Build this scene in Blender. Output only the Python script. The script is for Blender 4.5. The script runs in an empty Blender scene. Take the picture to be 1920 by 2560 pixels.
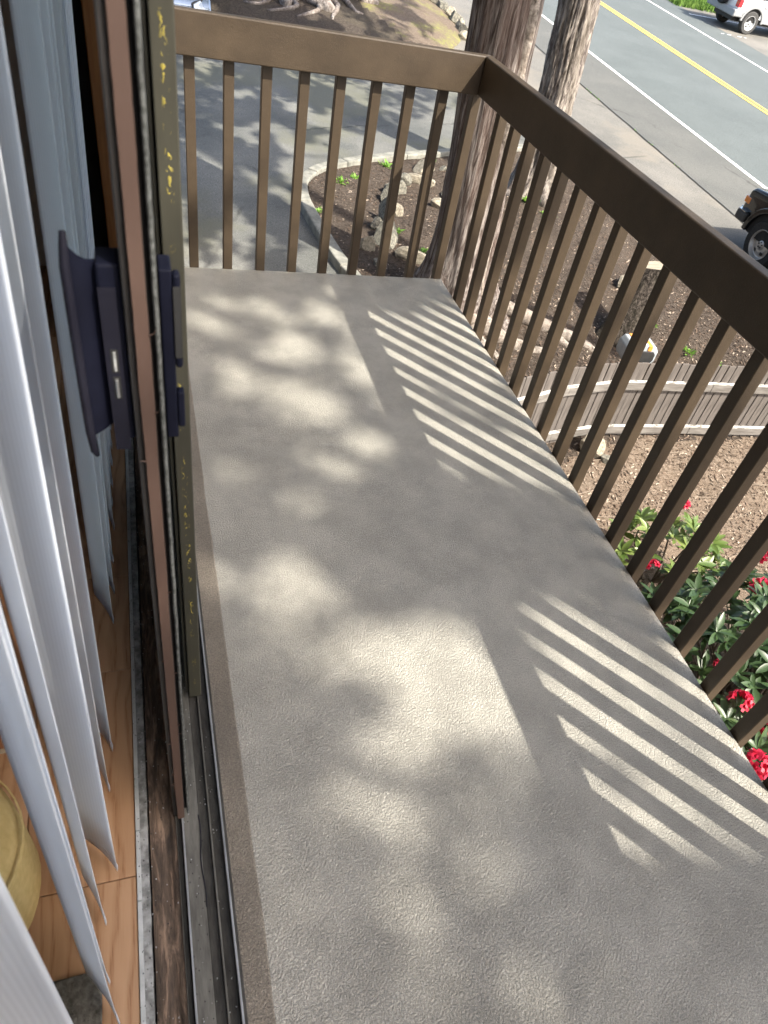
import bpy, math, random
from mathutils import Vector, Matrix, noise
from math import sin, cos, pi, radians, sqrt, atan2, atan

# ------------------------------------------------------------------ camera, sky, sun, exposure
SC = bpy.context.scene
COL = SC.collection
cam_d = bpy.data.cameras.new("camera")
cam = bpy.data.objects.new("camera", cam_d)
COL.objects.link(cam)
SC.camera = cam
CAM = Vector((-0.0622, -0.6709, 1.4993))
_R = ((0.94335636, -0.27870195, 0.18001114), (-0.07361746, -0.70486522, -0.70551081), (0.32351083, 0.65229614, -0.68545641))
_right = Vector(_R[0]); _up = -Vector(_R[1]); _back = -Vector(_R[2])
cam.matrix_world = Matrix.Translation(CAM) @ Matrix((_right, _up, _back)).transposed().to_4x4()
cam_d.sensor_fit = 'VERTICAL'
cam_d.sensor_height = 36.0
cam_d.lens = 1771.54 * 36.0 / 2560.0
cam_d.shift_x = -62.98 / 2560.0
cam_d.shift_y = 24.96 / 2560.0
cam_d.clip_start = 0.02
cam_d.clip_end = 500.0
cam_d.dof.use_dof = True
cam_d.dof.focus_distance = 3.0
cam_d.dof.aperture_fstop = 8.0

LIGHT = Vector((-0.57, 0.73, -1.0)).normalized()      # the way the sunlight travels
SUN_EL = math.asin(-LIGHT.z)
SUN_AZ = atan2(-LIGHT.x, -LIGHT.y)                    # clockwise from +Y
world = bpy.data.worlds.new("World")
SC.world = world
world.use_nodes = True
wn = world.node_tree
sky = wn.nodes.new("ShaderNodeTexSky")
sky.sky_type = 'NISHITA'
sky.sun_disc = False
sky.sun_elevation = SUN_EL
sky.sun_rotation = SUN_AZ
sky.air_density = 1.0
sky.dust_density = 4.0
sky.ozone_density = 0.6
bg = wn.nodes["Background"]
bg.inputs[1].default_value = 0.15
wn.links.new(sky.outputs[0], bg.inputs[0])
sun_d = bpy.data.lights.new("sun", 'SUN')
sun_d.energy = 3.7
sun_d.angle = radians(0.53)
sun_d.color = (1.0, 0.93, 0.82)
sun = bpy.data.objects.new("sun", sun_d)
COL.objects.link(sun)
sun.location = (8, -10, 14)
sun.rotation_euler = LIGHT.to_track_quat('-Z', 'Y').to_euler()
SC.view_settings.view_transform = 'Standard'
SC.view_settings.look = 'None'
SC.view_settings.exposure = 1.62
SC.view_settings.gamma = 1.0
SC.render.engine = 'CYCLES'
SC.cycles.use_denoising = True
SC.cycles.max_bounces = 8
SC.cycles.sample_clamp_indirect = 6.0
SC.cycles.caustics_reflective = False

# ------------------------------------------------------------------ helpers
RND = random.Random(7)
Z0, SLOPE = -2.85, 0.05
def G(x, y):
    return Z0 + SLOPE * y
TILT = Matrix.Rotation(atan(SLOPE), 3, 'X')

def new_mat(name):
    m = bpy.data.materials.new(name); m.use_nodes = True
    nt = m.node_tree
    return m, nt, nt.nodes["Principled BSDF"]
def N(nt, t, **kw):
    n = nt.nodes.new(t)
    for k, v in kw.items():
        if k in n.inputs: n.inputs[k].default_value = v
        else: setattr(n, k, v)
    return n
def coords(nt, stretch=(1, 1, 1), kind='Object'):
    tc = N(nt, "ShaderNodeTexCoord"); mp = N(nt, "ShaderNodeMapping")
    mp.inputs['Scale'].default_value = stretch
    nt.links.new(tc.outputs[kind], mp.inputs[0])
    return mp.outputs[0]
def tex_noise(nt, co, scale, detail=6, rough=0.6, dist=0.0):
    n = N(nt, "ShaderNodeTexNoise"); n.inputs['Scale'].default_value = scale
    n.inputs['Detail'].default_value = detail; n.inputs['Roughness'].default_value = rough
    n.inputs['Distortion'].default_value = dist
    nt.links.new(co, n.inputs['Vector']); return n.outputs[0]
def ramp(nt, fac, stops, mode='LINEAR'):
    r = N(nt, "ShaderNodeValToRGB"); cr = r.color_ramp; cr.interpolation = mode
    while len(cr.elements) < len(stops): cr.elements.new(0.5)
    for e, (p, c) in zip(cr.elements, stops):
        e.position = p; e.color = (c[0], c[1], c[2], 1) if isinstance(c, tuple) else (c, c, c, 1)
    nt.links.new(fac, r.inputs[0]); return r.outputs[0]
def mixc(nt, fac, a, b, blend='MIX'):
    m = N(nt, "ShaderNodeMix", data_type='RGBA', blend_type=blend)
    for s, v in ((m.inputs[0], fac), (m.inputs[6], a), (m.inputs[7], b)):
        if isinstance(v, (int, float)): s.default_value = v
        elif isinstance(v, tuple): s.default_value = (*v, 1) if len(v) == 3 else v
        else: nt.links.new(v, s)
    return m.outputs[2]
def mathn(nt, op, a, b=0.0):
    m = N(nt, "ShaderNodeMath", operation=op)
    for s, v in ((m.inputs[0], a), (m.inputs[1], b)):
        if isinstance(v, (int, float)): s.default_value = v
        else: nt.links.new(v, s)
    return m.outputs[0]
def bump(nt, h, strength, dist, prev=None):
    b = N(nt, "ShaderNodeBump"); b.inputs['Strength'].default_value = strength
    b.inputs['Distance'].default_value = dist
    nt.links.new(h, b.inputs['Height'])
    if prev is not None: nt.links.new(prev, b.inputs['Normal'])
    return b.outputs[0]
def M(name, c1, c2=None, rough=0.6, metal=0.0, scale=8, stretch=(1, 1, 1), bstr=0.0, bscale=60, bdist=0.002, lo=0.35, hi=0.65, spec=0.5, coat=0.0, detail=6):
    m, nt, p = new_mat(name)
    p.inputs['Roughness'].default_value = rough; p.inputs['Metallic'].default_value = metal
    p.inputs['Specular IOR Level'].default_value = spec
    p.inputs['Coat Weight'].default_value = coat
    co = coords(nt, stretch)
    c2 = c2 or tuple(min(1, v * 1.25) for v in c1)
    nt.links.new(ramp(nt, tex_noise(nt, co, scale, detail), [(lo, c1), (hi, c2)]), p.inputs['Base Color'])
    if bstr: nt.links.new(bump(nt, tex_noise(nt, co, bscale, 5), bstr, bdist), p.inputs['Normal'])
    return m

MAT = {}
def deck_mat(name, dark, light, grain, coarse):
    m, nt, p = new_mat(name)
    co = coords(nt)
    big = tex_noise(nt, co, 2.2, 4)
    c = ramp(nt, big, [(0.32, dark), (0.7, light)])
    fine = tex_noise(nt, co, 380, 2, 0.7)
    c = mixc(nt, 0.6, c, ramp(nt, fine, [(0.3, 0.2), (0.7, 0.82)]), 'OVERLAY')
    blot = ramp(nt, tex_noise(nt, co, 7.5, 5, 0.65), [(0.40, 0.74), (0.60, 1.0)])
    c = mixc(nt, 0.7, c, blot, 'MULTIPLY')
    speck = ramp(nt, tex_noise(nt, co, 34, 3, 0.6), [(0.735, 0.0), (0.76, 1.0)])
    c = mixc(nt, mathn(nt, 'MULTIPLY', speck, 0.5), c, (0.10, 0.09, 0.075))
    nt.links.new(c, p.inputs['Base Color'])
    p.inputs['Roughness'].default_value = 0.45
    p.inputs['Specular IOR Level'].default_value = 0.55
    co2 = coords(nt, (1.45, 0.95, 1.0))
    worm = tex_noise(nt, co2, grain, 3, 0.55, 0.2)
    w2 = ramp(nt, worm, [(0.38, 0.0), (0.62, 1.0)])
    b1 = bump(nt, w2, 0.85, coarse)
    b2 = bump(nt, fine, 0.5, 0.0012, b1)
    wave = tex_noise(nt, co, 9, 2)
    nt.links.new(bump(nt, wave, 0.35, 0.008, b2), p.inputs['Normal'])
    return m
MAT['deck'] = deck_mat("deck_coating", (0.365, 0.352, 0.308), (0.45, 0.435, 0.383), 205, 0.0036)
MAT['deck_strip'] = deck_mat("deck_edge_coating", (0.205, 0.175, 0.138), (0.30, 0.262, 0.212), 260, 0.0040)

def paint_wood(name, c1, c2, wear):
    m, nt, p = new_mat(name)
    co = coords(nt, (6, 6, 6))
    c = ramp(nt, tex_noise(nt, co, 1.2, 5), [(0.3, c1), (0.7, c2)])
    sp = ramp(nt, tex_noise(nt, co, 60, 4, 0.7), [(0.58, 0.0), (0.78, 1.0)])
    patch = ramp(nt, tex_noise(nt, co, 0.9, 3), [(0.42, 0.0), (0.68, 1.0)])
    k = mathn(nt, 'MULTIPLY', mathn(nt, 'MULTIPLY', sp, patch), 0.75)
    c = mixc(nt, k, c, wear)
    nt.links.new(c, p.inputs['Base Color'])
    p.inputs['Roughness'].default_value = 0.5; p.inputs['Specular IOR Level'].default_value = 0.45
    g = tex_noise(nt, coords(nt, (40, 40, 260)), 1.0, 4)
    h = tex_noise(nt, co, 40, 4)
    nt.links.new(bump(nt, h, 0.4, 0.0016, bump(nt, g, 0.3, 0.001)), p.inputs['Normal'])
    return m
MAT['rail'] = paint_wood("brown_rail_paint", (0.034, 0.0235, 0.0135), (0.056, 0.0395, 0.0235), (0.24, 0.185, 0.14))
MAT['baluster'] = paint_wood("brown_baluster_paint", (0.034, 0.0235, 0.0135), (0.056, 0.0395, 0.0235), (0.24, 0.185, 0.14))

def bark(name, deep, mid, light, red, scale, zs):
    m, nt, p = new_mat(name)
    co = coords(nt, (1, 1, zs))
    n1 = tex_noise(nt, co, scale, 8, 0.65, 0.6)
    c = ramp(nt, n1, [(0.33, deep), (0.46, mid), (0.62, light)])
    n2 = ramp(nt, tex_noise(nt, coords(nt, (1, 1, zs * 0.8)), scale * 0.22, 4), [(0.42, 0.0), (0.6, 1.0)])
    c = mixc(nt, mathn(nt, 'MULTIPLY', n2, 0.8), c, mixc(nt, 0.55, c, red, 'MIX'))
    nt.links.new(c, p.inputs['Base Color'])
    p.inputs['Roughness'].default_value = 0.95; p.inputs['Specular IOR Level'].default_value = 0.15
    nt.links.new(bump(nt, n1, 1.0, 0.03), p.inputs['Normal'])
    return m
MAT['cedar'] = bark("cedar_bark", (0.022, 0.016, 0.013), (0.10, 0.082, 0.073), (0.29, 0.262, 0.24), (0.12, 0.08, 0.065), 34, 0.09)
MAT['fir'] = bark("fissured_bark", (0.022, 0.018, 0.015), (0.13, 0.11, 0.10), (0.37, 0.335, 0.30), (0.16, 0.14, 0.11), 24, 0.22)
MAT['dark_bark'] = bark("dark_bark", (0.006, 0.005, 0.004), (0.022, 0.018, 0.015), (0.09, 0.076, 0.064), (0.035, 0.032, 0.022), 30, 0.3)
MAT['root'] = bark("root_bark", (0.06, 0.05, 0.043), (0.21, 0.185, 0.16), (0.38, 0.345, 0.305), (0.22, 0.175, 0.14), 14, 1.0)
MAT['old_root'] = bark("grey_root_bark", (0.06, 0.05, 0.045), (0.17, 0.15, 0.135), (0.31, 0.28, 0.26), (0.2, 0.16, 0.13), 14, 0.6)

def soil(name, deep, mid, light, fleck, patchy):
    deep, mid, light, fleck, patchy = [tuple(v * 0.88 for v in c) for c in (deep, mid, light, fleck, patchy)]
    m, nt, p = new_mat(name)
    co = coords(nt)
    n = tex_noise(nt, co, 26, 10, 0.75, 0.3)
    c = ramp(nt, n, [(0.32, deep), (0.48, mid), (0.66, light)])
    big = ramp(nt, tex_noise(nt, co, 0.9, 4), [(0.4, 0.0), (0.65, 1.0)])
    c = mixc(nt, mathn(nt, 'MULTIPLY', big, 0.65), c, patchy)
    v = N(nt, "ShaderNodeTexVoronoi"); v.inputs['Scale'].default_value = 38
    nt.links.new(coords(nt, (1, 1.7, 1)), v.inputs['Vector'])
    f = ramp(nt, v.outputs['Distance'], [(0.10, 1.0), (0.17, 0.0)])
    sel = ramp(nt, tex_noise(nt, co, 21, 2), [(0.52, 0.0), (0.58, 1.0)])
    c = mixc(nt, mathn(nt, 'MULTIPLY', f, sel), c, fleck)
    nt.links.new(c, p.inputs['Base Color'])
    p.inputs['Roughness'].default_value = 1.0; p.inputs['Specular IOR Level'].default_value = 0.1
    nt.links.new(bump(nt, n, 1.0, 0.04), p.inputs['Normal'])
    return m
MAT['soil'] = soil("bark_mulch_soil", (0.024, 0.018, 0.014), (0.068, 0.054, 0.044), (0.165, 0.137, 0.113), (0.36, 0.31, 0.25), (0.115, 0.092, 0.073))
MAT['dry_soil'] = soil("dry_needle_soil", (0.085, 0.063, 0.046), (0.195, 0.152, 0.115), (0.32, 0.26, 0.205), (0.47, 0.41, 0.33), (0.25, 0.19, 0.14))
MAT['mound'] = soil("mossy_soil", (0.028, 0.022, 0.018), (0.075, 0.06, 0.05), (0.15, 0.128, 0.105), (0.30, 0.27, 0.225), (0.10, 0.086, 0.064))

def mossy():
    m = soil("sunny_mossy_soil", (0.065, 0.05, 0.037), (0.155, 0.122, 0.095), (0.25, 0.208, 0.167), (0.40, 0.35, 0.29), (0.19, 0.15, 0.112))  # lighter mound soil: sunlight on its right side put into the colour
    nt = m.node_tree; p = nt.nodes["Principled BSDF"]; src = p.inputs['Base Color'].links[0].from_socket
    co = coords(nt)
    a = ramp(nt, tex_noise(nt, co, 0.9, 4, 0.7), [(0.5, 0.0), (0.62, 1.0)]); b = ramp(nt, tex_noise(nt, co, 14, 5, 0.7), [(0.4, 0.0), (0.6, 1.0)])
    nt.links.new(mixc(nt, mathn(nt, 'MULTIPLY', mathn(nt, 'MULTIPLY', a, b), 0.8), src, (0.24, 0.26, 0.07)), p.inputs['Base Color'])
    return m
MAT['mossy'] = mossy()
def asphalt(name, c1, c2, speck, crack=True, patch=None):
    c1, c2 = tuple(v * 0.93 for v in c1), tuple(v * 0.93 for v in c2)
    m, nt, p = new_mat(name)
    co = coords(nt)
    c = ramp(nt, tex_noise(nt, co, 0.8, 6), [(0.35, c1), (0.65, c2)])
    f = tex_noise(nt, co, 75, 3, 0.75)
    c = mixc(nt, 0.75, c, ramp(nt, f, [(0.3, 0.16), (0.72, 0.88)]), 'OVERLAY')
    if patch:
        pm = ramp(nt, tex_noise(nt, coords(nt, (1, 1, 1)), 0.45, 5), [(0.5, 0.0), (0.6, 1.0)])
        c = mixc(nt, mathn(nt, 'MULTIPLY', pm, 0.6), c, patch)
    if crack:
        v = N(nt, "ShaderNodeTexVoronoi", feature='DISTANCE_TO_EDGE'); v.inputs['Scale'].default_value = 0.23
        w = mixc(nt, 0.22, co, tex_noise(nt, co, 2.2, 6), 'LINEAR_LIGHT')
        nt.links.new(w, v.inputs['Vector'])
        k = mathn(nt, 'MULTIPLY', ramp(nt, v.outputs['Distance'], [(0.002, 1.0), (0.007, 0.0)]), ramp(nt, tex_noise(nt, co, 0.5, 3), [(0.48, 0.0), (0.56, 1.0)]))
        c = mixc(nt, mathn(nt, 'MULTIPLY', k, 0.7), c, (0.04, 0.04, 0.035))
    nt.links.new(c, p.inputs['Base Color'])
    p.inputs['Roughness'].default_value = 0.85; p.inputs['Specular IOR Level'].default_value = 0.25
    nt.links.new(bump(nt, f, 0.6, 0.006), p.inputs['Normal'])
    return m
MAT['drive'] = asphalt("driveway_asphalt", (0.10, 0.104, 0.098), (0.165, 0.165, 0.152), 0, True, (0.13, 0.13, 0.092))
MAT['road'] = asphalt("road_asphalt", (0.090, 0.104, 0.103), (0.106, 0.121, 0.120), 0, False)
MAT['road_edge'] = asphalt("worn_road_edge", (0.095, 0.098, 0.092), (0.118, 0.119, 0.110), 0, True)
MAT['shoulder'] = asphalt("concrete_shoulder", (0.125, 0.123, 0.112), (0.175, 0.168, 0.15), 0, True, (0.19, 0.172, 0.142))
MAT['concrete'] = M("kerb_concrete", (0.15, 0.152, 0.132), (0.27, 0.265, 0.232), 0.9, scale=9, bstr=0.6, bscale=70, bdist=0.004, spec=0.2)
MAT['white_line'] = M("white_road_paint", (0.62, 0.62, 0.60), (0.78, 0.78, 0.76), 0.7, scale=16, lo=0.3, hi=0.5)
MAT['yellow_line'] = M("yellow_road_paint", (0.62, 0.40, 0.05), (0.72, 0.50, 0.09), 0.7, scale=16, lo=0.3, hi=0.5)
MAT['grass'] = M("grass_blade", (0.06, 0.13, 0.02), (0.16, 0.26, 0.05), 0.7, scale=3, spec=0.2)
MAT['moss'] = M("pale_moss", (0.24, 0.24, 0.06), (0.36, 0.35, 0.11), 0.95, scale=12, bstr=1, bscale=60, bdist=0.02, spec=0.1)
MAT['rock'] = M("tan_rock", (0.19, 0.17, 0.13), (0.42, 0.38, 0.30), 0.9, scale=5, bstr=0.8, bscale=18, bdist=0.03, spec=0.2, detail=9)
MAT['rock_grey'] = M("grey_rock", (0.09, 0.09, 0.078), (0.29, 0.275, 0.225), 0.9, scale=5, bstr=0.8, bscale=18, bdist=0.03, spec=0.2, detail=9)
MAT['fence'] = M("weathered_fence_wood", (0.078, 0.069, 0.062), (0.14, 0.124, 0.112), 0.9, scale=5, stretch=(8, 8, 0.7), bstr=0.5, bscale=12, bdist=0.004, spec=0.2)
MAT['fence_rail'] = M("peeling_fence_rail", (0.11, 0.10, 0.09), (0.20, 0.187, 0.17), 0.9, scale=5, stretch=(0.8, 6, 6), bstr=0.5, bscale=12, bdist=0.004, spec=0.2)
MAT['peeling'] = M("peeling_white_paint", (0.14, 0.128, 0.112), (0.46, 0.45, 0.42), 0.8, scale=9, stretch=(1.5, 4, 4), lo=0.42, hi=0.5)

def leaf_mat(name, c1, c2, rough=0.38):
    m, nt, p = new_mat(name)
    oi = N(nt, "ShaderNodeObjectInfo")
    n = tex_noise(nt, coords(nt, kind='Generated'), 3.0, 2)
    k = mathn(nt, 'ADD', mathn(nt, 'MULTIPLY', n, 0.5), mathn(nt, 'MULTIPLY', oi.outputs['Random'], 0.5))
    nt.links.new(ramp(nt, k, [(0.25, c1), (0.75, c2)]), p.inputs['Base Color'])
    p.inputs['Roughness'].default_value = rough
    tr = N(nt, "ShaderNodeBsdfTranslucent"); tr.inputs[0].default_value = (*[min(1, v * 1.6) for v in c2], 1)
    mx = N(nt, "ShaderNodeMixShader"); mx.inputs[0].default_value = 0.28
    nt.links.new(p.outputs[0], mx.inputs[1]); nt.links.new(tr.outputs[0], mx.inputs[2])
    nt.links.new(mx.outputs[0], nt.nodes["Material Output"].inputs[0])
    return m
MAT['leaf'] = leaf_mat("rhododendron_leaf", (0.022, 0.050, 0.020), (0.075, 0.125, 0.045))
MAT['leaf_pale'] = leaf_mat("sunlit_rhododendron_leaf", (0.075, 0.13, 0.028), (0.19, 0.24, 0.065))  # yellower leaf green, with the sunlight on this bush put into the colour
MAT['weed'] = leaf_mat("weed_leaf", (0.11, 0.24, 0.03), (0.20, 0.36, 0.06), 0.6)
MAT['cedar_leaf'] = leaf_mat("cedar_foliage", (0.03, 0.055, 0.02), (0.06, 0.10, 0.035), 0.7)
MAT['petal'] = leaf_mat("red_petal", (0.42, 0.008, 0.035), (0.70, 0.05, 0.12), 0.5)
MAT['twig'] = M("rhododendron_branch", (0.07, 0.055, 0.045), (0.20, 0.17, 0.14), 0.9, scale=14, spec=0.2)
MAT['chip1'] = M("pale_wood_chip", (0.22, 0.178, 0.138), (0.36, 0.30, 0.24), 0.9, scale=2, spec=0.1)
MAT['chip2'] = M("brown_wood_chip", (0.07, 0.05, 0.037), (0.15, 0.11, 0.083), 0.9, scale=2, spec=0.1)
MAT['sawn'] = M("sawn_wood", (0.26, 0.22, 0.16), (0.42, 0.37, 0.28), 0.85, scale=7, stretch=(1, 6, 1), bstr=0.4, bscale=30, bdist=0.004)

# door and interior
MAT['bronze'] = M("dark_bronze_metal", (0.022, 0.020, 0.019), (0.036, 0.033, 0.031), 0.45, 0.35, scale=12, bstr=0.1, bscale=200)
MAT['pinkstrip'] = M("brown_pvc_weatherstrip", (0.060, 0.035, 0.026), (0.080, 0.048, 0.036), 0.55, scale=7, stretch=(1, 1, 0.4), bstr=0.2, bscale=50)
MAT['pile'] = M("grey_pile_strip", (0.05, 0.052, 0.05), (0.13, 0.135, 0.13), 1.0, scale=160, bstr=1, bscale=400, spec=0.05)
def olive():
    m, nt, p = new_mat("olive_bronze_metal")
    co = coords(nt)
    c = ramp(nt, tex_noise(nt, coords(nt, (6, 6, 1.2)), 3, 4), [(0.3, (0.032, 0.031, 0.022)), (0.7, (0.052, 0.050, 0.036))])
    sx = N(nt, "ShaderNodeSeparateXYZ"); nt.links.new(co, sx.inputs[0])
    d = mathn(nt, 'ABSOLUTE', mathn(nt, 'ADD', sx.outputs[0], -0.0015))
    band = ramp(nt, mathn(nt, 'MULTIPLY', d, 60.0), [(0.04, 1.0), (0.30, 0.0)])
    fl = ramp(nt, tex_noise(nt, coords(nt, (1.0, 1.0, 0.55)), 110, 4, 0.55, 1.5), [(0.575, 0.0), (0.60, 1.0)])
    seg = ramp(nt, tex_noise(nt, coords(nt, (0.1, 0.1, 1)), 7, 3), [(0.47, 0.0), (0.53, 1.0)])
    k = mathn(nt, 'MULTIPLY', mathn(nt, 'MULTIPLY', band, fl), seg)
    nt.links.new(mixc(nt, k, c, (0.40, 0.33, 0.06)), p.inputs['Base Color'])
    p.inputs['Roughness'].default_value = 0.5; p.inputs['Metallic'].default_value = 0.15
    nt.links.new(bump(nt, k, 0.5, 0.001), p.inputs['Normal'])
    return m
MAT['olive'] = olive()
MAT['alu'] = M("dirty_aluminium", (0.075, 0.072, 0.062), (0.15, 0.145, 0.128), 0.6, 0.3, scale=16, stretch=(6, 1, 1), bstr=0.25, bscale=90)
MAT['alu_dark'] = M("grimy_track_channel", (0.022, 0.021, 0.018), (0.052, 0.05, 0.044), 0.75, 0.1, scale=22, stretch=(4, 1, 1), bstr=0.4, bscale=160)
MAT['alu_bright'] = M("worn_bright_aluminium", (0.22, 0.225, 0.225), (0.40, 0.405, 0.405), 0.45, 0.6, scale=18, stretch=(4, 0.6, 1))
MAT['zinc'] = M("spattered_zinc_strip", (0.15, 0.155, 0.15), (0.34, 0.35, 0.345), 0.7, 0.2, scale=50, lo=0.4, hi=0.62, bstr=0.4, bscale=120)
MAT['zinc_light'] = M("pale_threshold_strip", (0.36, 0.38, 0.38), (0.50, 0.52, 0.52), 0.6, 0.1, scale=26)
def rotten():
    m, nt, p = new_mat("rotten_sill_wood")
    n = tex_noise(nt, coords(nt, (5, 0.8, 1)), 13, 9, 0.7, 0.5)
    c = ramp(nt, n, [(0.32, (0.022, 0.017, 0.013)), (0.5, (0.095, 0.067, 0.048)), (0.64, (0.26, 0.18, 0.125))])
    nt.links.new(c, p.inputs['Base Color']); p.inputs['Roughness'].default_value = 0.9
    nt.links.new(bump(nt, n, 1.0, 0.006), p.inputs['Normal'])
    return m
MAT['rotten'] = rotten()
MAT['black'] = M("black_gap", (0.008, 0.008, 0.008), (0.015, 0.015, 0.015), 0.9)
def oak():
    m, nt, p = new_mat("oak_floor")
    oi = N(nt, "ShaderNodeObjectInfo")
    tc = N(nt, "ShaderNodeTexCoord"); mp = N(nt, "ShaderNodeMapping")
    nt.links.new(tc.outputs['Object'], mp.inputs[0]); mp.inputs['Scale'].default_value = (11, 1.3, 1)
    cb = N(nt, "ShaderNodeCombineXYZ"); nt.links.new(mathn(nt, 'MULTIPLY', oi.outputs['Random'], 30.0), cb.inputs[1])
    nt.links.new(cb.outputs[0], mp.inputs['Location'])
    mp.inputs['Scale'].default_value = (1, 0.22, 1)
    wv = N(nt, "ShaderNodeTexWave", wave_type='BANDS', bands_direction='X', wave_profile='SAW')
    for k_, v_ in (('Scale', 12.0), ('Distortion', 11.0), ('Detail', 2.5), ('Detail Scale', 1.1), ('Detail Roughness', 0.55)): wv.inputs[k_].default_value = v_
    nt.links.new(mp.outputs[0], wv.inputs['Vector'])
    r = ramp(nt, wv.outputs[0], [(0.0, 1.0), (0.22, 0.25), (0.7, 0.0), (1.0, 0.8)])
    pore = ramp(nt, tex_noise(nt, coords(nt, (90, 4, 1)), 5, 3), [(0.5, 0.0), (0.62, 1.0)])
    k = mathn(nt, 'MULTIPLY', r, mathn(nt, 'ADD', mathn(nt, 'MULTIPLY', pore, 0.5), 0.5))
    base = ramp(nt, tex_noise(nt, mp.outputs[0], 9.0, 3), [(0.3, (0.34, 0.20, 0.108)), (0.7, (0.45, 0.285, 0.165))])
    nt.links.new(mixc(nt, k, base, (0.20, 0.085, 0.03)), p.inputs['Base Color'])
    p.inputs['Roughness'].default_value = 0.42
    return m
MAT['oak'] = oak()
MAT['casing'] = M("copper_brown_casing", (0.23, 0.10, 0.035), (0.32, 0.15, 0.055), 0.5, 0.0, scale=9, stretch=(8, 8, 0.6))
MAT['handle'] = M("navy_black_plastic", (0.003, 0.0035, 0.009), (0.005, 0.006, 0.014), 0.6, spec=0.12, scale=20, bstr=0.15, bscale=240, bdist=0.0006)
MAT['handle_light'] = M("scuffed_navy_plastic", (0.007, 0.007, 0.013), (0.011, 0.011, 0.018), 0.6, spec=0.15, scale=20)
MAT['steel'] = M("screw_steel", (0.45, 0.46, 0.45), (0.6, 0.61, 0.6), 0.3, 0.9)
def vane_mat():
    m, nt, p = new_mat("white_blind_fabric")
    co = coords(nt)
    w = N(nt, "ShaderNodeTexWave", wave_type='BANDS', bands_direction='X')
    w.inputs['Scale'].default_value = 38; w.inputs['Distortion'].default_value = 0.0
    nt.links.new(co, w.inputs['Vector'])
    p.inputs['Base Color'].default_value = (0.70, 0.70, 0.705, 1); p.inputs['Roughness'].default_value = 0.55
    c = mixc(nt, 0.16, (0.86, 0.895, 0.945), ramp(nt, w.outputs[0], [(0.2, 0.3), (0.8, 1.0)]), 'MULTIPLY')
    nt.links.new(c, p.inputs['Base Color'])
    nt.links.new(bump(nt, w.outputs[0], 0.18, 0.0008), p.inputs['Normal'])
    tr = N(nt, "ShaderNodeBsdfTranslucent"); tr.inputs[0].default_value = (0.86, 0.90, 0.95, 1)
    mx = N(nt, "ShaderNodeMixShader"); mx.inputs[0].default_value = 0.58
    nt.links.new(p.outputs[0], mx.inputs[1]); nt.links.new(tr.outputs[0], mx.inputs[2])
    nt.links.new(mx.outputs[0], nt.nodes["Material Output"].inputs[0])
    return m
MAT['vane'] = vane_mat()
MAT['cream'] = M("cream_fabric", (0.52, 0.40, 0.17), (0.62, 0.49, 0.23), 0.9, scale=60, bstr=0.4, bscale=300, spec=0.1)
MAT['mat'] = M("grey_woven_mat", (0.07, 0.068, 0.06), (0.16, 0.155, 0.14), 1.0, scale=70, bstr=1, bscale=140, bdist=0.006, spec=0.1)
MAT['cabinet'] = M("stained_brown_wood", (0.20, 0.085, 0.035), (0.29, 0.135, 0.06), 0.5, scale=5, stretch=(5, 5, 0.6))
MAT['wall_in'] = M("interior_wall_paint", (0.70, 0.67, 0.62), (0.75, 0.72, 0.67), 0.9, scale=4)
MAT['siding'] = M("brown_house_siding", (0.13, 0.115, 0.10), (0.18, 0.16, 0.14), 0.85, scale=6, stretch=(1, 1, 5))
def glass_mat(name, tint=(0.97, 0.99, 0.98)):
    m, nt, p = new_mat(name)
    nt.nodes.remove(p)
    t = N(nt, "ShaderNodeBsdfTransparent"); t.inputs[0].default_value = (*tint, 1)
    g = N(nt, "ShaderNodeBsdfGlossy"); g.inputs['Roughness'].default_value = 0.02
    fr = N(nt, "ShaderNodeFresnel"); fr.inputs[0].default_value = 1.45
    mx = N(nt, "ShaderNodeMixShader")
    nt.links.new(fr.outputs[0], mx.inputs[0]); nt.links.new(t.outputs[0], mx.inputs[1]); nt.links.new(g.outputs[0], mx.inputs[2])
    nt.links.new(mx.outputs[0], nt.nodes["Material Output"].inputs[0])
    return m
MAT['glass'] = glass_mat("window_glass")
# vehicles
MAT['car_black'] = M("black_car_paint", (0.006, 0.006, 0.007), (0.009, 0.009, 0.01), 0.15, 0.0, scale=2, coat=0.35, spec=0.3)
MAT['car_white'] = M("white_car_paint", (0.66, 0.67, 0.68), (0.70, 0.71, 0.72), 0.25, 0.0, scale=2, coat=1.0)
MAT['car_silver'] = M("silver_blue_car_paint", (0.36, 0.43, 0.52), (0.42, 0.49, 0.58), 0.25, 0.6, scale=2, coat=1.0)
MAT['trim_grey'] = M("grey_car_plastic", (0.24, 0.25, 0.255), (0.29, 0.30, 0.305), 0.6, scale=20)
MAT['trim_black'] = M("black_car_plastic", (0.014, 0.014, 0.014), (0.024, 0.024, 0.024), 0.6, scale=20)
MAT['tyre'] = M("tyre_rubber", (0.016, 0.016, 0.017), (0.03, 0.03, 0.03), 0.85, scale=30, spec=0.25)
MAT['tyre_dusty'] = M("dusty_tyre_rubber", (0.05, 0.05, 0.05), (0.085, 0.085, 0.082), 0.9, scale=30, spec=0.2)
MAT['rim'] = M("steel_wheel_silver", (0.30, 0.29, 0.28), (0.40, 0.39, 0.375), 0.4, 0.5, scale=12)
MAT['rim_white'] = M("pale_alloy_wheel", (0.60, 0.61, 0.61), (0.70, 0.71, 0.71), 0.4, 0.2, scale=12)
MAT['chrome'] = M("chrome", (0.55, 0.56, 0.57), (0.65, 0.66, 0.67), 0.12, 1.0, scale=4)
MAT['amber'] = M("amber_lens", (0.55, 0.16, 0.02), (0.62, 0.2, 0.03), 0.2, scale=30, coat=1.0)
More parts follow.
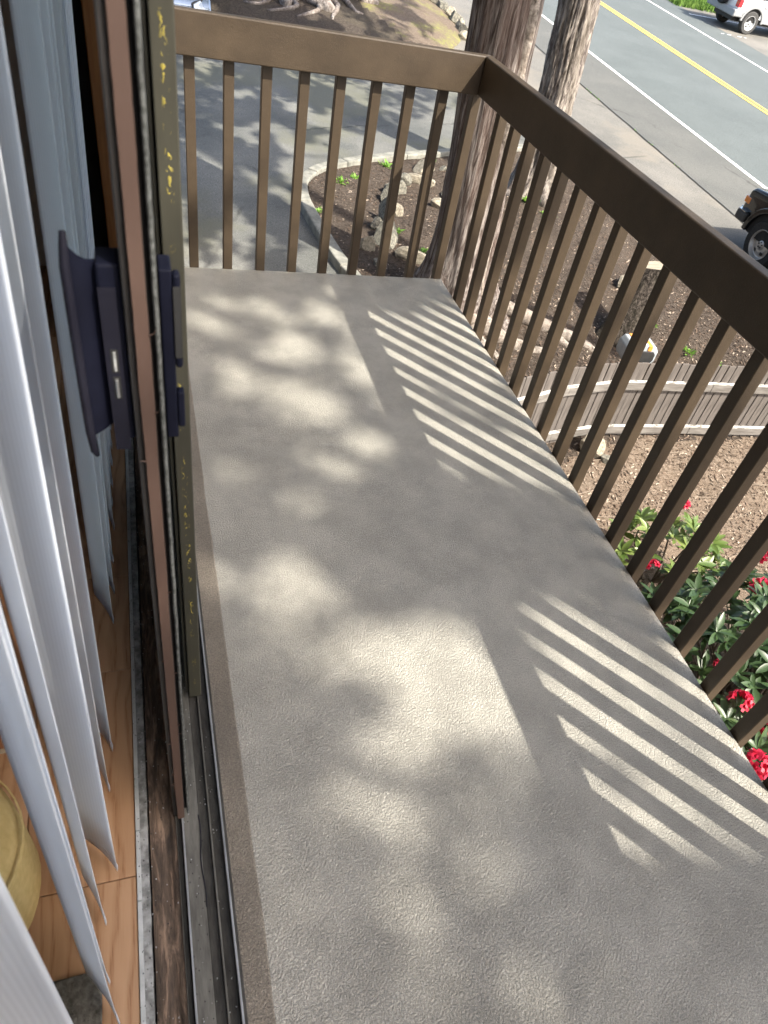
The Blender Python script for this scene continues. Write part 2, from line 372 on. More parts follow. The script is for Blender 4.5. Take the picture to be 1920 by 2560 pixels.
MAT['red_lens'] = M("red_lens", (0.45, 0.012, 0.02), (0.52, 0.02, 0.03), 0.2, scale=30, coat=1.0)
MAT['lens'] = M("clear_lens", (0.55, 0.58, 0.60), (0.72, 0.75, 0.77), 0.12, 0.3, scale=20, coat=1.0)
MAT['car_glass'] = M("dark_car_glass", (0.012, 0.014, 0.015), (0.018, 0.02, 0.021), 0.06, scale=3)
MAT['orange'] = M("orange_panel", (0.62, 0.23, 0.03), (0.72, 0.29, 0.05), 0.5, scale=14)
MAT['box_grey'] = M("grey_casing", (0.26, 0.29, 0.31), (0.34, 0.37, 0.39), 0.55, scale=14)
MAT['box_white'] = M("pale_panel", (0.60, 0.62, 0.63), (0.70, 0.72, 0.73), 0.5, scale=14)

class MB:
    def __init__(s): s.v = []; s.f = []; s.m = []; s.cur = 0
    def add(s, vs, fs):
        o = len(s.v); s.v += [Vector(p) for p in vs]
        for f in fs: s.f.append(tuple(i + o for i in f)); s.m.append(s.cur)
        return s
    def box(s, x0, x1, y0, y1, z0, z1):
        return s.add([(x0, y0, z0), (x1, y0, z0), (x1, y1, z0), (x0, y1, z0), (x0, y0, z1), (x1, y0, z1), (x1, y1, z1), (x0, y1, z1)],
                     [(0, 3, 2, 1), (4, 5, 6, 7), (0, 1, 5, 4), (1, 2, 6, 5), (2, 3, 7, 6), (3, 0, 4, 7)])
    def prism(s, poly, a, b, axis='z'):
        n = len(poly)
        def pt(p, h):
            return {'z': (p[0], p[1], h), 'y': (p[0], h, p[1]), 'x': (h, p[0], p[1])}[axis]
        vs = [pt(p, a) for p in poly] + [pt(p, b) for p in poly]
        fs = [tuple(range(n - 1, -1, -1)), tuple(range(n, 2 * n))] + [(i, (i + 1) % n, n + (i + 1) % n, n + i) for i in range(n)]
        return s.add(vs, fs)
    def tube(s, path, radii, n=8, cap=True):
        path = [Vector(p) for p in path]; vs = []; fs = []
        ref = Vector((0.31, 0.72, 0.62))
        for i, p in enumerate(path):
            t = (path[min(i + 1, len(path) - 1)] - path[max(i - 1, 0)]).normalized()
            u = t.cross(ref)
            if u.length < 1e-3: u = t.cross(Vector((1, 0, 0)))
            u.normalize(); w = t.cross(u)
            r = radii[i] if hasattr(radii, '__len__') else radii
            for k in range(n):
                a = 2 * pi * k / n; vs.append(p + u * (cos(a) * r) + w * (sin(a) * r))
        for i in range(len(path) - 1):
            for k in range(n):
                fs.append((i * n + k, i * n + (k + 1) % n, (i + 1) * n + (k + 1) % n, (i + 1) * n + k))
        if cap:
            fs.append(tuple(range(n - 1, -1, -1))); fs.append(tuple((len(path) - 1) * n + k for k in range(n)))
        return s.add(vs, fs)
    def lathe(s, prof, n=32, axis='y', c=(0, 0, 0), close=False):
        vs = []; fs = []; c = Vector(c); m = len(prof)
        for k in range(n):
            a = 2 * pi * k / n
            for r, h in prof:
                q = {'y': (r * cos(a), h, r * sin(a)), 'z': (r * cos(a), r * sin(a), h)}[axis]
                vs.append(c + Vector(q))
        for k in range(n):
            for j in range(m - 1 + (1 if close else 0)):
                a, b = k * m + j, k * m + (j + 1) % m
                a2, b2 = ((k + 1) % n) * m + j, ((k + 1) % n) * m + (j + 1) % m
                fs.append((a, a2, b2, b))
        return s.add(vs, fs)
    def build(s, name, mats, parent=None, world=False, bevel=0.0, seg=2, smooth=False, auto=None):
        me = bpy.data.meshes.new(name)
        off = parent.location if (world and parent is not None) else Vector((0, 0, 0))
        me.from_pydata([tuple(p - off) for p in s.v], [], s.f)
        mats = mats if isinstance(mats, (list, tuple)) else [mats]
        for m in mats: me.materials.append(MAT[m] if isinstance(m, str) else m)
        me.polygons.foreach_set('material_index', s.m)
        if smooth: me.polygons.foreach_set('use_smooth', [True] * len(me.polygons))
        me.update()
        o = bpy.data.objects.new(name, me); COL.objects.link(o)
        o.parent = parent
        if bevel:
            b = o.modifiers.new("bevel", 'BEVEL'); b.width = bevel; b.segments = seg; b.limit_method = 'ANGLE'; b.angle_limit = radians(35)
        return o
def tag(o, label=None, cat=None, group=None, kind=None):
    if label: o["label"] = label
    if cat: o["category"] = cat
    if group: o["group"] = group
    if kind: o["kind"] = kind
    return o
def empty(name, loc, rot=None):
    o = bpy.data.objects.new(name, None); COL.objects.link(o); o.location = loc; o.empty_display_size = 0.1
    if rot is not None: o.rotation_euler = rot
    return o
def sub_part(mesh_obj, parent, loc=(0, 0, 0), rot=None):
    c = mesh_obj.copy(); COL.objects.link(c); c.parent = parent; c.location = loc
    if rot is not None: c.rotation_euler = rot
    return c
def nz(x, y, z=0.0): return noise.noise(Vector((x, y, z)))
def inside(p, poly):
    x, y = p; r = False; n = len(poly)
    for i in range(n):
        (x1, y1), (x2, y2) = poly[i], poly[(i + 1) % n]
        if (y1 > y) != (y2 > y) and x < (x2 - x1) * (y - y1) / (y2 - y1) + x1: r = not r
    return r

# ------------------------------------------------------------------ ground, driveway, road
def sheet(name, poly, dz, mat, parent=None):
    mb = MB(); mb.add([(x, y, G(x, y) + dz) for x, y in poly], [tuple(range(len(poly)))])
    return mb.build(name, mat, parent)
mb = MB(); mb.add([(-150, -150, G(0, -150) - 0.06), (250, -150, G(0, -150) - 0.06), (250, 300, G(0, 300) - 0.06), (-150, 300, G(0, 300) - 0.06)], [(0, 1, 2, 3)])
tag(mb.build("ground", 'dry_soil'), kind="structure")
SH = [(7.02, 12.2), (7.3, 11.2), (7.75, 10.0), (7.9, 8.5), (7.95, 6.0), (7.95, -40)]
KERB = [(2.36, 5.0), (2.32, 6.74), (2.13, 7.64), (1.99, 8.9), (1.99, 9.45), (2.08, 9.85), (2.35, 10.25), (2.75, 10.55), (3.3, 10.85), (4.0, 11.15), (4.9, 11.5), (6.0, 11.9), (7.0, 12.2)]
drive_poly = KERB + [(7.05, 14.0), (7.3, 60), (-30, 60), (-30, -12), (2.36, -12)]
tag(sheet("driveway", drive_poly, 0.0, 'drive'), kind="structure")
tag(sheet("shoulder", [(7.02, 90)] + SH + [(10.1, -40), (10.08, 90)], 0.004, 'shoulder'), kind="structure")
road = tag(sheet("road", [(10.1, -60), (20.6, -60), (20.6, 120), (10.08, 120)], 0.010, 'road'), kind="structure")
sheet("worn_edge", [(10.12, -40), (11.80, -40), (11.80, 90), (10.10, 90)], 0.0135, 'road_edge', road)
for nm, x, w, m in (("edge_line", 11.87, 0.11, 'white_line'), ("centre_line", 15.66, 0.10, 'yellow_line'), ("centre_line", 15.86, 0.10, 'yellow_line'), ("edge_line", 19.0, 0.11, 'white_line')):
    sheet(nm, [(x - w / 2, -60), (x + w / 2, -60), (x + w / 2, 120), (x - w / 2, 120)], 0.018, m, road)
tag(sheet("far_shoulder", [(20.62, -40), (60, -40), (60, 120), (20.62, 120)], 0.006, 'shoulder'), kind="structure")
for k, (x0, x1) in enumerate(((20.15, 20.3), (20.42, 20.62), (20.9, 21.1), (21.2, 21.32))):
    sheet("worn_paint_dash", [(x0, 25.3), (x1, 25.32), (x1, 25.38), (x0, 25.36)], 0.02, 'white_line', road)
sheet("stall_line", [(20.3, 27.75), (24, 27.75), (24, 27.85), (20.3, 27.85)], 0.018, 'white_line', road)
sheet("street_line", [(6.4, 23.9), (11.8, 24.0), (11.8, 24.1), (6.4, 24.0)], 0.022, 'white_line', road)

mb = MB(); n = 500; vs = []
for i in range(n + 1):
    y = 2 + 38 * i / n; x = 10.10 + .03 * nz(y * 1.3, 4) + .012 * nz(y * 6, 2); w = .012 + .012 * abs(nz(y * 3, 9))
    vs += [(x - w, y, G(x, y) + .0155), (x + w, y, G(x, y) + .0155)]
mb.add(vs, [(2 * i, 2 * i + 1, 2 * i + 3, 2 * i + 2) for i in range(n)]); mb.build("edge_crack", 'black', road)
mb = MB(); r = random.Random(19)
for _ in range(600):
    y = r.uniform(6, 24)
    if nz(y * .6, 3) + .5 * nz(y * 3, 5) < .16: continue
    x = 10.10 + .03 * nz(y * 1.3, 4) + r.gauss(0, .012); a = r.uniform(0, 6.28); h = r.uniform(.01, .035)
    mb.add([(x, y, G(x, y) + .012), (x + .012 * cos(a), y + .012 * sin(a), G(x, y) + .012 + h), (x + .02 * cos(a + .6), y + .02 * sin(a + .6), G(x, y) + .014)], [(0, 1, 2)])
tag(mb.build("crack_moss", 'weed'), "thin green moss growing in the crack along the road edge", "moss", kind="stuff")
# far green verge behind the white vehicle
mb = MB(); r = random.Random(3)
for _ in range(16000):
    x = r.uniform(20.4, 33); y = 28.9 + 0.25 * nz(x * .8, 3) + abs(r.gauss(0, 1)) * 3
    z = G(x, y); h = r.uniform(.10, .28); a = r.uniform(0, 2 * pi); w = .02
    mb.add([(x - cos(a) * w, y - sin(a) * w, z), (x + cos(a) * w, y + sin(a) * w, z), (x + r.uniform(-.1, .1), y + r.uniform(-.1, .1), z + h)], [(0, 1, 2)])
tag(mb.build("grass", 'grass'), "bright green grass verge behind the white off-roader across the road", "grass", kind="stuff")

# kerb
def ribbon(path, w0, w1, zf0, zf1):
    mb = MB(); L = []
    for i, (x, y) in enumerate(path):
        a = path[max(i - 1, 0)]; b = path[min(i + 1, len(path) - 1)]
        tx, ty = b[0] - a[0], b[1] - a[1]; l = sqrt(tx * tx + ty * ty); nx, ny = ty / l, -tx / l
        L.append((x, y, nx, ny))
    vs = []
    for x, y, nx, ny in L:
        g = G(x, y)
        vs += [(x + nx * w0, y + ny * w0, g + zf0), (x + nx * w0, y + ny * w0, g + zf1), (x + nx * w1, y + ny * w1, g + zf1), (x + nx * w1, y + ny * w1, g + zf0)]
    fs = []
    for i in range(len(L) - 1):
        for k in range(4): fs.append((i * 4 + k, i * 4 + (k + 1) % 4, i * 4 + 4 + (k + 1) % 4, i * 4 + 4 + k))
    fs += [(3, 2, 1, 0), tuple((len(L) - 1) * 4 + k for k in range(4))]
    mb.add(vs, fs); return mb
def smooth_path(p, n=4):
    out = []
    for i in range(len(p) - 1):
        p0 = Vector(p[max(i - 1, 0)]); p1 = Vector(p[i]); p2 = Vector(p[i + 1]); p3 = Vector(p[min(i + 2, len(p) - 1)])
        for k in range(n):
            t = k / n
            out.append(tuple(0.5 * ((2 * p1) + (-p0 + p2) * t + (2 * p0 - 5 * p1 + 4 * p2 - p3) * t * t + (-p0 + 3 * p1 - 3 * p2 + p3) * t ** 3)))
    out.append(p[-1]); return out
kerb = tag(empty("kerb", (2.1, 8, G(2, 8))), kind="structure")
KS = smooth_path(KERB, 4)
cuts = [0, 7, 13, 18, 23, 29, 36, 42, len(KS) - 1]
for a, b in zip(cuts[:-1], cuts[1:]):
    seg = KS[a:b + 1]
    d0 = Vector(seg[1]) - Vector(seg[0]); seg[0] = tuple(Vector(seg[0]) + d0 * (0.008 / d0.length))
    ribbon(seg, 0.0, 0.16, -0.05, 0.115 + 0.006 * (a % 3)).build("kerb_section", 'concrete', kerb, True, bevel=0.02)

# planting bed: uneven soil
BED = [(x + 0.12, y - 0.05) for x, y in KERB[1:]] + SH[:-1] + [(7.96, -6), (-2.0, -6), (-2.0, 4.4), (2.4, 5.2)]
def bed_h(x, y):
    return G(x, y) + 0.02 + 0.05 * nz(x * 0.9, y * 0.9, 1.3) + 0.028 * nz(x * 3.3, y * 3.3, 4.1) + 0.012 * nz(x * 9, y * 9, 2.2) + 0.03
def grid_patch(name, poly, hf, step, mats, parent=None, pick=None):
    xs = [p[0] for p in poly]; ys = [p[1] for p in poly]
    x0, y0 = min(xs), min(ys); nx = int((max(xs) - x0) / step) + 1; ny = int((max(ys) - y0) / step) + 1
    mb = MB(); idx = {}
    def vi(i, j):
        if (i, j) not in idx:
            x, y = x0 + i * step, y0 + j * step
            idx[(i, j)] = len(mb.v); mb.v.append(Vector((x, y, hf(x, y))))
        return idx[(i, j)]
    for i in range(nx):
        for j in range(ny):
            c = (x0 + (i + .5) * step, y0 + (j + .5) * step)
            if inside(c, poly):
                mb.f.append((vi(i, j), vi(i + 1, j), vi(i + 1, j + 1), vi(i, j + 1)))
                mb.m.append(pick(*c) if pick else 0)
    return mb.build(name, mats, parent, smooth=True)
tag(grid_patch("planting_bed", BED, bed_h, 0.07, ['soil', 'dry_soil'], pick=lambda x, y: 1 if y + 0.5 * nz(x * 1.5, y * 1.5) < 4.15 else 0), kind="structure")
MOUND = [(2.2, 17.2), (4.5, 16.6), (6.6, 17.2), (7.7, 18.6), (8.0, 20.2), (7.7, 21.6), (7.0, 22.3), (5.5, 23.6), (3.5, 25), (1.2, 25.5), (0.2, 23), (1.3, 19.6), (1.8, 18.2)]
def mound_h(x, y):
    d = max(0.0, 1 - (((x - 4.3) / 3.85) ** 2 + ((y - 20.9) / 4.5) ** 2))
    return G(x, y) - 0.05 + 0.50 * sqrt(d) + 0.05 * nz(x * 1.3, y * 1.3, 7) + 0.02 * nz(x * 5, y * 5)
MOUND = [(4.3 + (x - 4.3) * 1.2, 20.9 + (y - 20.9) * 1.2) for x, y in MOUND]
tag(grid_patch("mound", MOUND, mound_h, 0.12, ['mound', 'mossy'],
    pick=lambda x, y: 1 if x + y * 0.4 + nz(x, y) > 13.0 else 0), kind="structure")

# wood chips: nobody could count them
mb = MB(); r = random.Random(11)
for _ in range(26000):
    y = r.uniform(-0.5, 11.2) if r.random() < .6 else r.uniform(2.2, 7.5)
    x = r.uniform(2.2, 7.9)
    if not inside((x, y), BED): continue
    z = bed_h(x, y) + 0.006; a = r.uniform(0, pi); l = r.uniform(.006, .024); w = r.uniform(.003, .008); t = r.uniform(-.3, .3) * l
    mb.cur = 0 if r.random() < .24 else 1
    dx, dy = cos(a) * l, sin(a) * l; ex, ey = -sin(a) * w, cos(a) * w
    mb.add([(x - dx - ex, y - dy - ey, z - t), (x + dx - ex, y + dy - ey, z + t), (x + dx + ex, y + dy + ey, z + t + .004), (x - dx + ex, y - dy + ey, z - t + .004)], [(0, 1, 2, 3)])
tag(mb.build("mulch_chips", ['chip1', 'chip2']), "pale and brown wood chips scattered over the planting bed", "mulch", kind="stuff")
mb = MB(); r = random.Random(12)     # fallen twigs on dry soil
for _ in range(80):
    x = r.uniform(3.2, 6.8); y = r.uniform(2.2, 4.0); z = bed_h(x, y) + .012; a = r.uniform(-.5, .6); l = r.uniform(.05, .3)
    mb.tube([(x, y, z), (x + cos(a) * l, y + sin(a) * l, z + .01), (x + cos(a + .2) * 2 * l, y + sin(a + .2) * 2 * l, z)], [.003, .002, .0015], 4)
tag(mb.build("fallen_twigs", 'chip1'), "thin dry twigs littering the tan soil before the fence", "twigs", kind="stuff")

# ------------------------------------------------------------------ house, room and door frame
W, L = 1.288, 2.376
SK = 0.0142
house = tag(empty("house_wall", (0, 0, 0)), kind="structure")
for (a, b, c, d, e, f) in ((-0.17, -0.005, 1.76, 9, Z0 - .3, 8.6), (-0.17, -0.005, -7, -1.25, Z0 - .5, 8.6), (-0.17, -0.005, -1.25, 1.76, 2.1, 8.6), (-0.17, -0.02, -1.25, 1.76, Z0 - .5, -0.06)):
    mb = MB(); mb.box(a, b, c, d, e, f); mb.build("wall_section", 'siding', house, bevel=0.004)
room = tag(empty("room_wall", (-2.2, 0, 0.02)), kind="structure")
mb = MB(); mb.box(-4.6, -4.5, -3.2, 3.2, 0.0, 2.5); mb.build("wall_panel", 'wall_in', room, True)
mb = MB(); mb.box(-4.5, -0.18, 2.3, 2.4, 0.0, 2.5); mb.build("wall_panel", 'wall_in', room, True)
mb = MB(); mb.box(-4.5, -0.18, -3.2, -3.1, 0.0, 2.5); mb.build("wall_panel", 'wall_in', room, True)
mb = MB(); mb.box(-4.6, -0.172, -3.2, 2.4, 2.5, 2.6); mb.build("ceiling_panel", 'wall_in', room, True)
frame = tag(empty("door_frame", (0, 1.7, 0.03)), kind="structure")
mb = MB(); mb.box(-0.171, -0.001, 1.70, 1.755, 0.03, 2.095); mb.build("door_casing", 'casing', frame, True, bevel=0.004)
mb = MB(); mb.box(-0.165, -0.001, -1.245, 1.695, 2.06, 2.095); mb.build("head_track", 'bronze', frame, True, bevel=0.003)
mb = MB(); mb.box(-0.245, -0.172, 1.735, 1.76, 0.03, 2.095); mb.build("shadow_gap", 'black', frame, True)  # black box standing in for the deep shade between casing and blind
mb = MB(); mb.box(-0.192, -0.001, -1.245, -1.20, 0.03, 2.055); mb.build("door_casing", 'casing', frame, True, bevel=0.004)

# interior floor, plank by plank
floor = tag(empty("floor", (-2, 0, 0.0)), kind="structure")
r = random.Random(5)
xr = -0.164
for row in range(9):
    x1 = xr - row * 0.1925; x0 = x1 - 0.191
    y = -1.9 + (0.42 if row == 0 else r.uniform(0, .9))
    ends = [-3.09]
    if row == 0: ends += [-1.35, -0.128, 0.335, 0.62, 1.5]
    else:
        yy = -2.4 + r.uniform(0, 1)
        while yy < 2.0: ends.append(yy); yy += r.uniform(.9, 1.3)
    ends.append(2.29)
    for a, b in zip(ends[:-1], ends[1:]):
        mb = MB(); mb.box(x0, x1, a + .0008, b - .0008, 0.004, 0.026 + r.uniform(-.0004, .0004))
        mb.build("floor_plank", 'oak', floor, True, bevel=0.0012, seg=1)
mb = MB(); mb.box(-4.5, -0.18, -3.1, 2.3, -0.06, 0.003); mb.build("subfloor", 'black', floor, True)

# sill: threshold strips, rotten wood and the metal tracks
sill = tag(empty("sill", (-0.08, 0, 0.0)), kind="structure")
Y0, Y1 = -1.2, 1.698
def sbar(name, x0, x1, z0, z1, mat, bev=0.0006, y0=Y0, y1=Y1):
    mb = MB(); n = 60
    vs = []
    for i in range(n + 1):
        y = y0 + (y1 - y0) * i / n
        vs += [(x0, y, z0), (x1, y, z0), (x1, y, z1), (x0, y, z1)]
    fs = [(i * 4 + k, i * 4 + (k + 1) % 4, i * 4 + 4 + (k + 1) % 4, i * 4 + 4 + k) for i in range(n) for k in range(4)] + [(3, 2, 1, 0), (n * 4, n * 4 + 1, n * 4 + 2, n * 4 + 3)]
    mb.add(vs, fs); return mb.build(name, mat, sill, True, bevel=bev, seg=1)
ends = [Y0, -0.62, -0.175, -0.045, 0.38, 0.95, Y1]
for a, b in zip(ends[:-1], ends[1:]): sbar("threshold_strip", -0.1630, -0.1552, 0.0, 0.0295, 'zinc_light', y0=a + .0006, y1=b - .0006)
# ragged zinc strip with an uneven broken edge
mb = MB(); n = 420; vs = []
r = random.Random(8)
for i in range(n + 1):
    y = Y0 + (Y1 - Y0) * i / n; e = -0.1408 + 0.0011 * nz(y * 14, 1) + 0.0012 * nz(y * 45, 5)
    h = 0.0272 + 0.0006 * nz(y * 30, 2)
    vs += [(-0.1550, y, 0.0), (e, y, 0.0), (e, y, h), (-0.1550, y, h)]
mb.add(vs, [(i * 4 + k, i * 4 + (k + 1) % 4, i * 4 + 4 + (k + 1) % 4, i * 4 + 4 + k) for i in range(n) for k in range(4)]); mb.build("zinc_strip", 'zinc', sill, True)
sbar("sill_base", -0.1640, 0.0020, -0.05, -0.001, 'black', 0)
mb = MB(); n = 200; m_ = 14; vs = []
for i in range(n + 1):
    y = Y0 + (Y1 - Y0) * i / n
    for k in range(m_ + 1):
        x = -0.1372 + 0.0490 * k / m_
        vs.append((x, y, 0.0225 + 0.0022 * nz(x * 60, y * 6, 3) + 0.0016 * nz(x * 160, y * 20, 1) - (0.004 if 0.55 < k / m_ < .8 and nz(y * 5, 8) > 0 else 0)))
mb.add(vs, [(i * (m_ + 1) + k, i * (m_ + 1) + k + 1, (i + 1) * (m_ + 1) + k + 1, (i + 1) * (m_ + 1) + k) for i in range(n) for k in range(m_)]); mb.build("rotten_sill_board", 'rotten', sill, True, smooth=True)
sbar("track_channel", -0.0880, -0.0792, 0.0, 0.020, 'alu_dark')
sbar("track_flange", -0.0884, -0.0870, 0.0, 0.027, 'alu')
sbar("track_rail", -0.0770, -0.0735, 0.0, 0.0335, 'alu_bright')
sbar("track_channel", -0.0790, -0.0772, 0.0, 0.012, 'alu_dark')
sbar("track_bed", -0.0733, -0.0440, 0.0, 0.0215, 'alu')
sbar("track_channel", -0.0438, -0.0254, 0.0, 0.016, 'alu_dark')
sbar("track_rail", -0.0252, -0.0218, 0.0, 0.0255, 'alu')
sbar("track_channel", -0.0216, -0.0030, 0.0, 0.015, 'alu_dark')
sbar("track_lip", -0.0028, 0.0012, 0.0, 0.0315, 'alu_bright')
sbar("track_flange", 0.0014, 0.0068, -0.02, 0.0200, 'alu_dark')
mb = MB(); mb.tube([(-0.0445, -0.02 - .02 * i, 0.0235 + .002 * sin(i)) if False else (-0.0448 + 0.0022 * sin(i * 1.1), -0.035 - .022 * i, 0.0232) for i in range(9)], 0.0011, 6)
tag(mb.build("loose_thread", 'handle_light'), "dark loose strand of weather seal lying in the door track", "thread")
mb = MB(); r = random.Random(21)    # grit along the sill
for _ in range(900):
    y = r.uniform(-0.45, 1.0); x = r.choice([r.uniform(-.155, -.141), r.uniform(-.163, -.155), r.gauss(-.1385, .004), r.uniform(-.137, -.09), r.uniform(-.073, -.045), r.uniform(-.043, -.004)])
    z = {0: .0275}.get(0) if x < -.141 else (.025 if x < -.088 else (.0218 if x < -.044 else .0163)); z = .0298 if x < -.1552 else z
    s = r.uniform(.0005, .0016); a = r.uniform(0, 3)
    mb.cur = 0 if r.random() < .6 else 1
    mb.add([(x + s * cos(a), y + s * 1.6 * sin(a), z), (x + s * cos(a + 2), y + s * 1.6 * sin(a + 2), z), (x + s * cos(a + 4), y + s * 1.6 * sin(a + 4), z), (x, y, z + s)], [(0, 1, 3), (1, 2, 3), (2, 0, 3), (2, 1, 0)])
tag(mb.build("grit", ['black', 'zinc_light']), "dark grit and paint flakes lying along the door sill", "grit", kind="stuff")

# ------------------------------------------------------------------ balcony floor and railing
deck = tag(empty("balcony_floor", (0.65, 0.5, 0)), kind="structure")
mb = MB(); yb0 = L + SK * W
nx, ny = 34, 90; vs = []
for j in range(ny + 1):
    for i in range(nx + 1):
        x = 0.0070 + (W - 0.0070) * i / nx; yt = L + SK * (W - x); y = -1.6 + (yt + 1.6) * j / ny
        e = min(W - x, (yt - y)); z = 0.0 + 0.0012 * nz(x * 5, y * 5, 2)
        if e < 0.001: z -= 0.006
        vs.append((x, y, z))
mb.add(vs, [(j * (nx + 1) + i, j * (nx + 1) + i + 1, (j + 1) * (nx + 1) + i + 1, (j + 1) * (nx + 1) + i) for j in range(ny) for i in range(nx)])
o = nx + 1
for i in range(nx):      # front lip
    a, b = mb.v[ny * o + i], mb.v[ny * o + i + 1]; mb.add([a, b, (b.x, b.y + .004, -.05), (a.x, a.y + .004, -.05)], [(0, 1, 2, 3)])
for j in range(ny):
    a, b = mb.v[j * o + nx], mb.v[(j + 1) * o + nx]; mb.add([b, a, (a.x + .002, a.y, -.05), (b.x + .002, b.y, -.05)], [(0, 1, 2, 3)])
mb.build("deck_coating", 'deck', deck, True, smooth=False)
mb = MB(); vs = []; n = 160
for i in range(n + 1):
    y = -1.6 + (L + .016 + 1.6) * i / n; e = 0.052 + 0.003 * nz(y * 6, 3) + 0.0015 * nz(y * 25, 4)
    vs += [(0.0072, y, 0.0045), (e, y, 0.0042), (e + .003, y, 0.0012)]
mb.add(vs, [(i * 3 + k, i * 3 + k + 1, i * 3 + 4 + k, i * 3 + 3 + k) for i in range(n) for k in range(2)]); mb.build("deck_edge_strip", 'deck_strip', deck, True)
mb = MB(); mb.box(0.0, W - 0.002, -1.6, L - 0.001, -0.24, -0.052); mb.build("deck_joists", 'rail', deck, True)

RT, RB = 0.94, 0.801
RX, RY = 1.2515, 2.335
TH = 0.038
railing = empty("balcony_railing", (W, L, 0))
tag(railing, "dark brown painted wooden railing with square balusters around the balcony", "railing")
def yback(x): return RY + SK * (RX - x)
mb = MB()   # mitred rails
mb.add([(-0.004, yback(0), RB), (RX, RY, RB), (RX + TH, RY + TH - SK * TH, RB), (-0.004, yback(0) + TH, RB), (-0.004, yback(0), RT), (RX, RY, RT), (RX + TH, RY + TH - SK * TH, RT), (-0.004, yback(0) + TH, RT)],
       [(0, 3, 2, 1), (4, 5, 6, 7), (0, 1, 5, 4), (1, 2, 6, 5), (2, 3, 7, 6), (3, 0, 4, 7)])
mb.build("top_rail", 'rail', railing, True, bevel=0.005, seg=3)
mb = MB(); d = 0.0006
mb.add([(RX + d, -1.6, RB), (RX + TH + d, -1.6, RB), (RX + TH + d, RY + TH - d, RB), (RX + d, RY - d, RB), (RX + d, -1.6, RT), (RX + TH + d, -1.6, RT), (RX + TH + d, RY + TH - d, RT), (RX + d, RY - d, RT)],
       [(0, 3, 2, 1), (4, 5, 6, 7), (0, 1, 5, 4), (1, 2, 6, 5), (2, 3, 7, 6), (3, 0, 4, 7)])
mb.build("top_rail", 'rail', railing, True, bevel=0.005, seg=3)
mb = MB(); mb.box(-.019, .019, -.019, .019, -0.20, 0.905); bal = mb.build("baluster", 'baluster', railing, bevel=0.0022, seg=1)
spots = []
for i in range(9): x = 0.136 + 0.1415 * i; spots.append((x, yback(x) + TH + .0205))
for i in range(-11, 17): spots.append((RX + TH + .0212, -0.096 + 0.1425 * i))
r = random.Random(2)
for k, (x, y) in enumerate(spots):
    o = bal if k == 0 else sub_part(bal, railing)
    o.location = Vector((x, y, 0)) - railing.location; o.rotation_euler = (r.uniform(-.003, .003), r.uniform(-.003, .003), r.uniform(-.02, .02))

# ------------------------------------------------------------------ sliding door, fixed panel
door = empty("sliding_door", (-0.075, 0, 0.03))
tag(door, "bronze framed sliding glass door pushed open with its brown seal edge showing", "door")
mb = MB(); mb.box(-0.0832, -0.0762, -0.035, 0.02, 0.038, 2.06); mb.build("stile_flange", 'bronze', door, True, bevel=0.002)
mb = MB(); mb.box(-0.0760, -0.0622, -0.034, 0.02, 0.038, 2.06); mb.build("stile", 'bronze', door, True, bevel=0.001)
mb = MB(); n = 220; vs = []; r = random.Random(4)
for i in range(n + 1):
    z = 0.036 + 2.0 * i / n
    a = 0.0009 * nz(z * 9, 1) + 0.0005 * nz(z * 60, 3); b = 0.0009 * nz(z * 8, 7) + 0.0006 * nz(z * 55, 9)
    y = -0.0405 + 0.0015 * nz(z * 5, 2)
    vs += [(-0.0762 + a, y + .004, z), (-0.0754 + a, y, z), (-0.0632 + b, y, z), (-0.0625 + b, y + .004, z)]
mb.add(vs, [(i * 4 + k, i * 4 + k + 1, i * 4 + 5 + k, i * 4 + 4 + k) for i in range(n) for k in range(3)]); mb.build("weatherstrip", 'pinkstrip', door, True)
mb = MB(); r = random.Random(14)
for zc in (0.19, 0.23, 0.34, 0.37, 0.40, 0.55, 0.585, 0.74, 0.965, 1.03, 1.12):  # torn whiskers of seal
    s = r.choice((-1, 1)); x = -0.0693 + s * 0.0066; l = r.uniform(.003, .008)
    mb.tube([(x, -0.041, zc), (x + s * l * .6, -0.0435, zc + l * .5), (x + s * l, -0.045, zc + l * r.uniform(.6, 1.3))], [.0009, .0006, .0003], 5)
mb.build("torn_seal_whiskers", 'pinkstrip', door, True)["kind"] = "stuff"
mb = MB(); mb.box(-0.0620, -0.0575, -0.022, 0.02, 0.038, 2.06); mb.build("seal_groove", 'black', door, True)
mb = MB(); n = 160; vs = []
for i in range(n + 1):
    z = 0.04 + 2.0 * i / n; x = -0.0553 + 0.0007 * nz(z * 25, 5) + 0.0006 * nz(z * 90, 5)
    for k in range(7):
        a = -pi * .9 + pi * 1.0 * k / 6
        vs.append((x + .0027 * cos(a), -0.030 + .0060 * sin(a), z))
mb.add(vs, [(i * 7 + k, i * 7 + k + 1, i * 7 + 8 + k, i * 7 + 7 + k) for i in range(n) for k in range(6)]); mb.build("pile_strip", 'pile', door, True, smooth=True)
mb = MB(); mb.box(-0.0573, -0.0525, -0.027, 0.02, 0.038, 2.06); mb.build("stile_flange", 'bronze', door, True)
mb = MB(); mb.box(-0.071, -0.066, 0.021, 0.87, 0.10, 2.0); mb.build("glass_pane", 'glass', door, True)
mb = MB(); mb.box(-0.0832, -0.0535, 0.0205, 0.87, 0.0375, 0.10); mb.build("bottom_rail", 'bronze', door, True, bevel=0.002)
mb = MB(); mb.box(-0.0832, -0.0535, 0.0205, 0.87, 2.0, 2.058); mb.build("top_rail", 'bronze', door, True, bevel=0.002)
mb = MB(); mb.box(-0.0832, -0.0535, 0.8705, 0.92, 0.0375, 2.058); mb.build("stile", 'bronze', door, True, bevel=0.002)
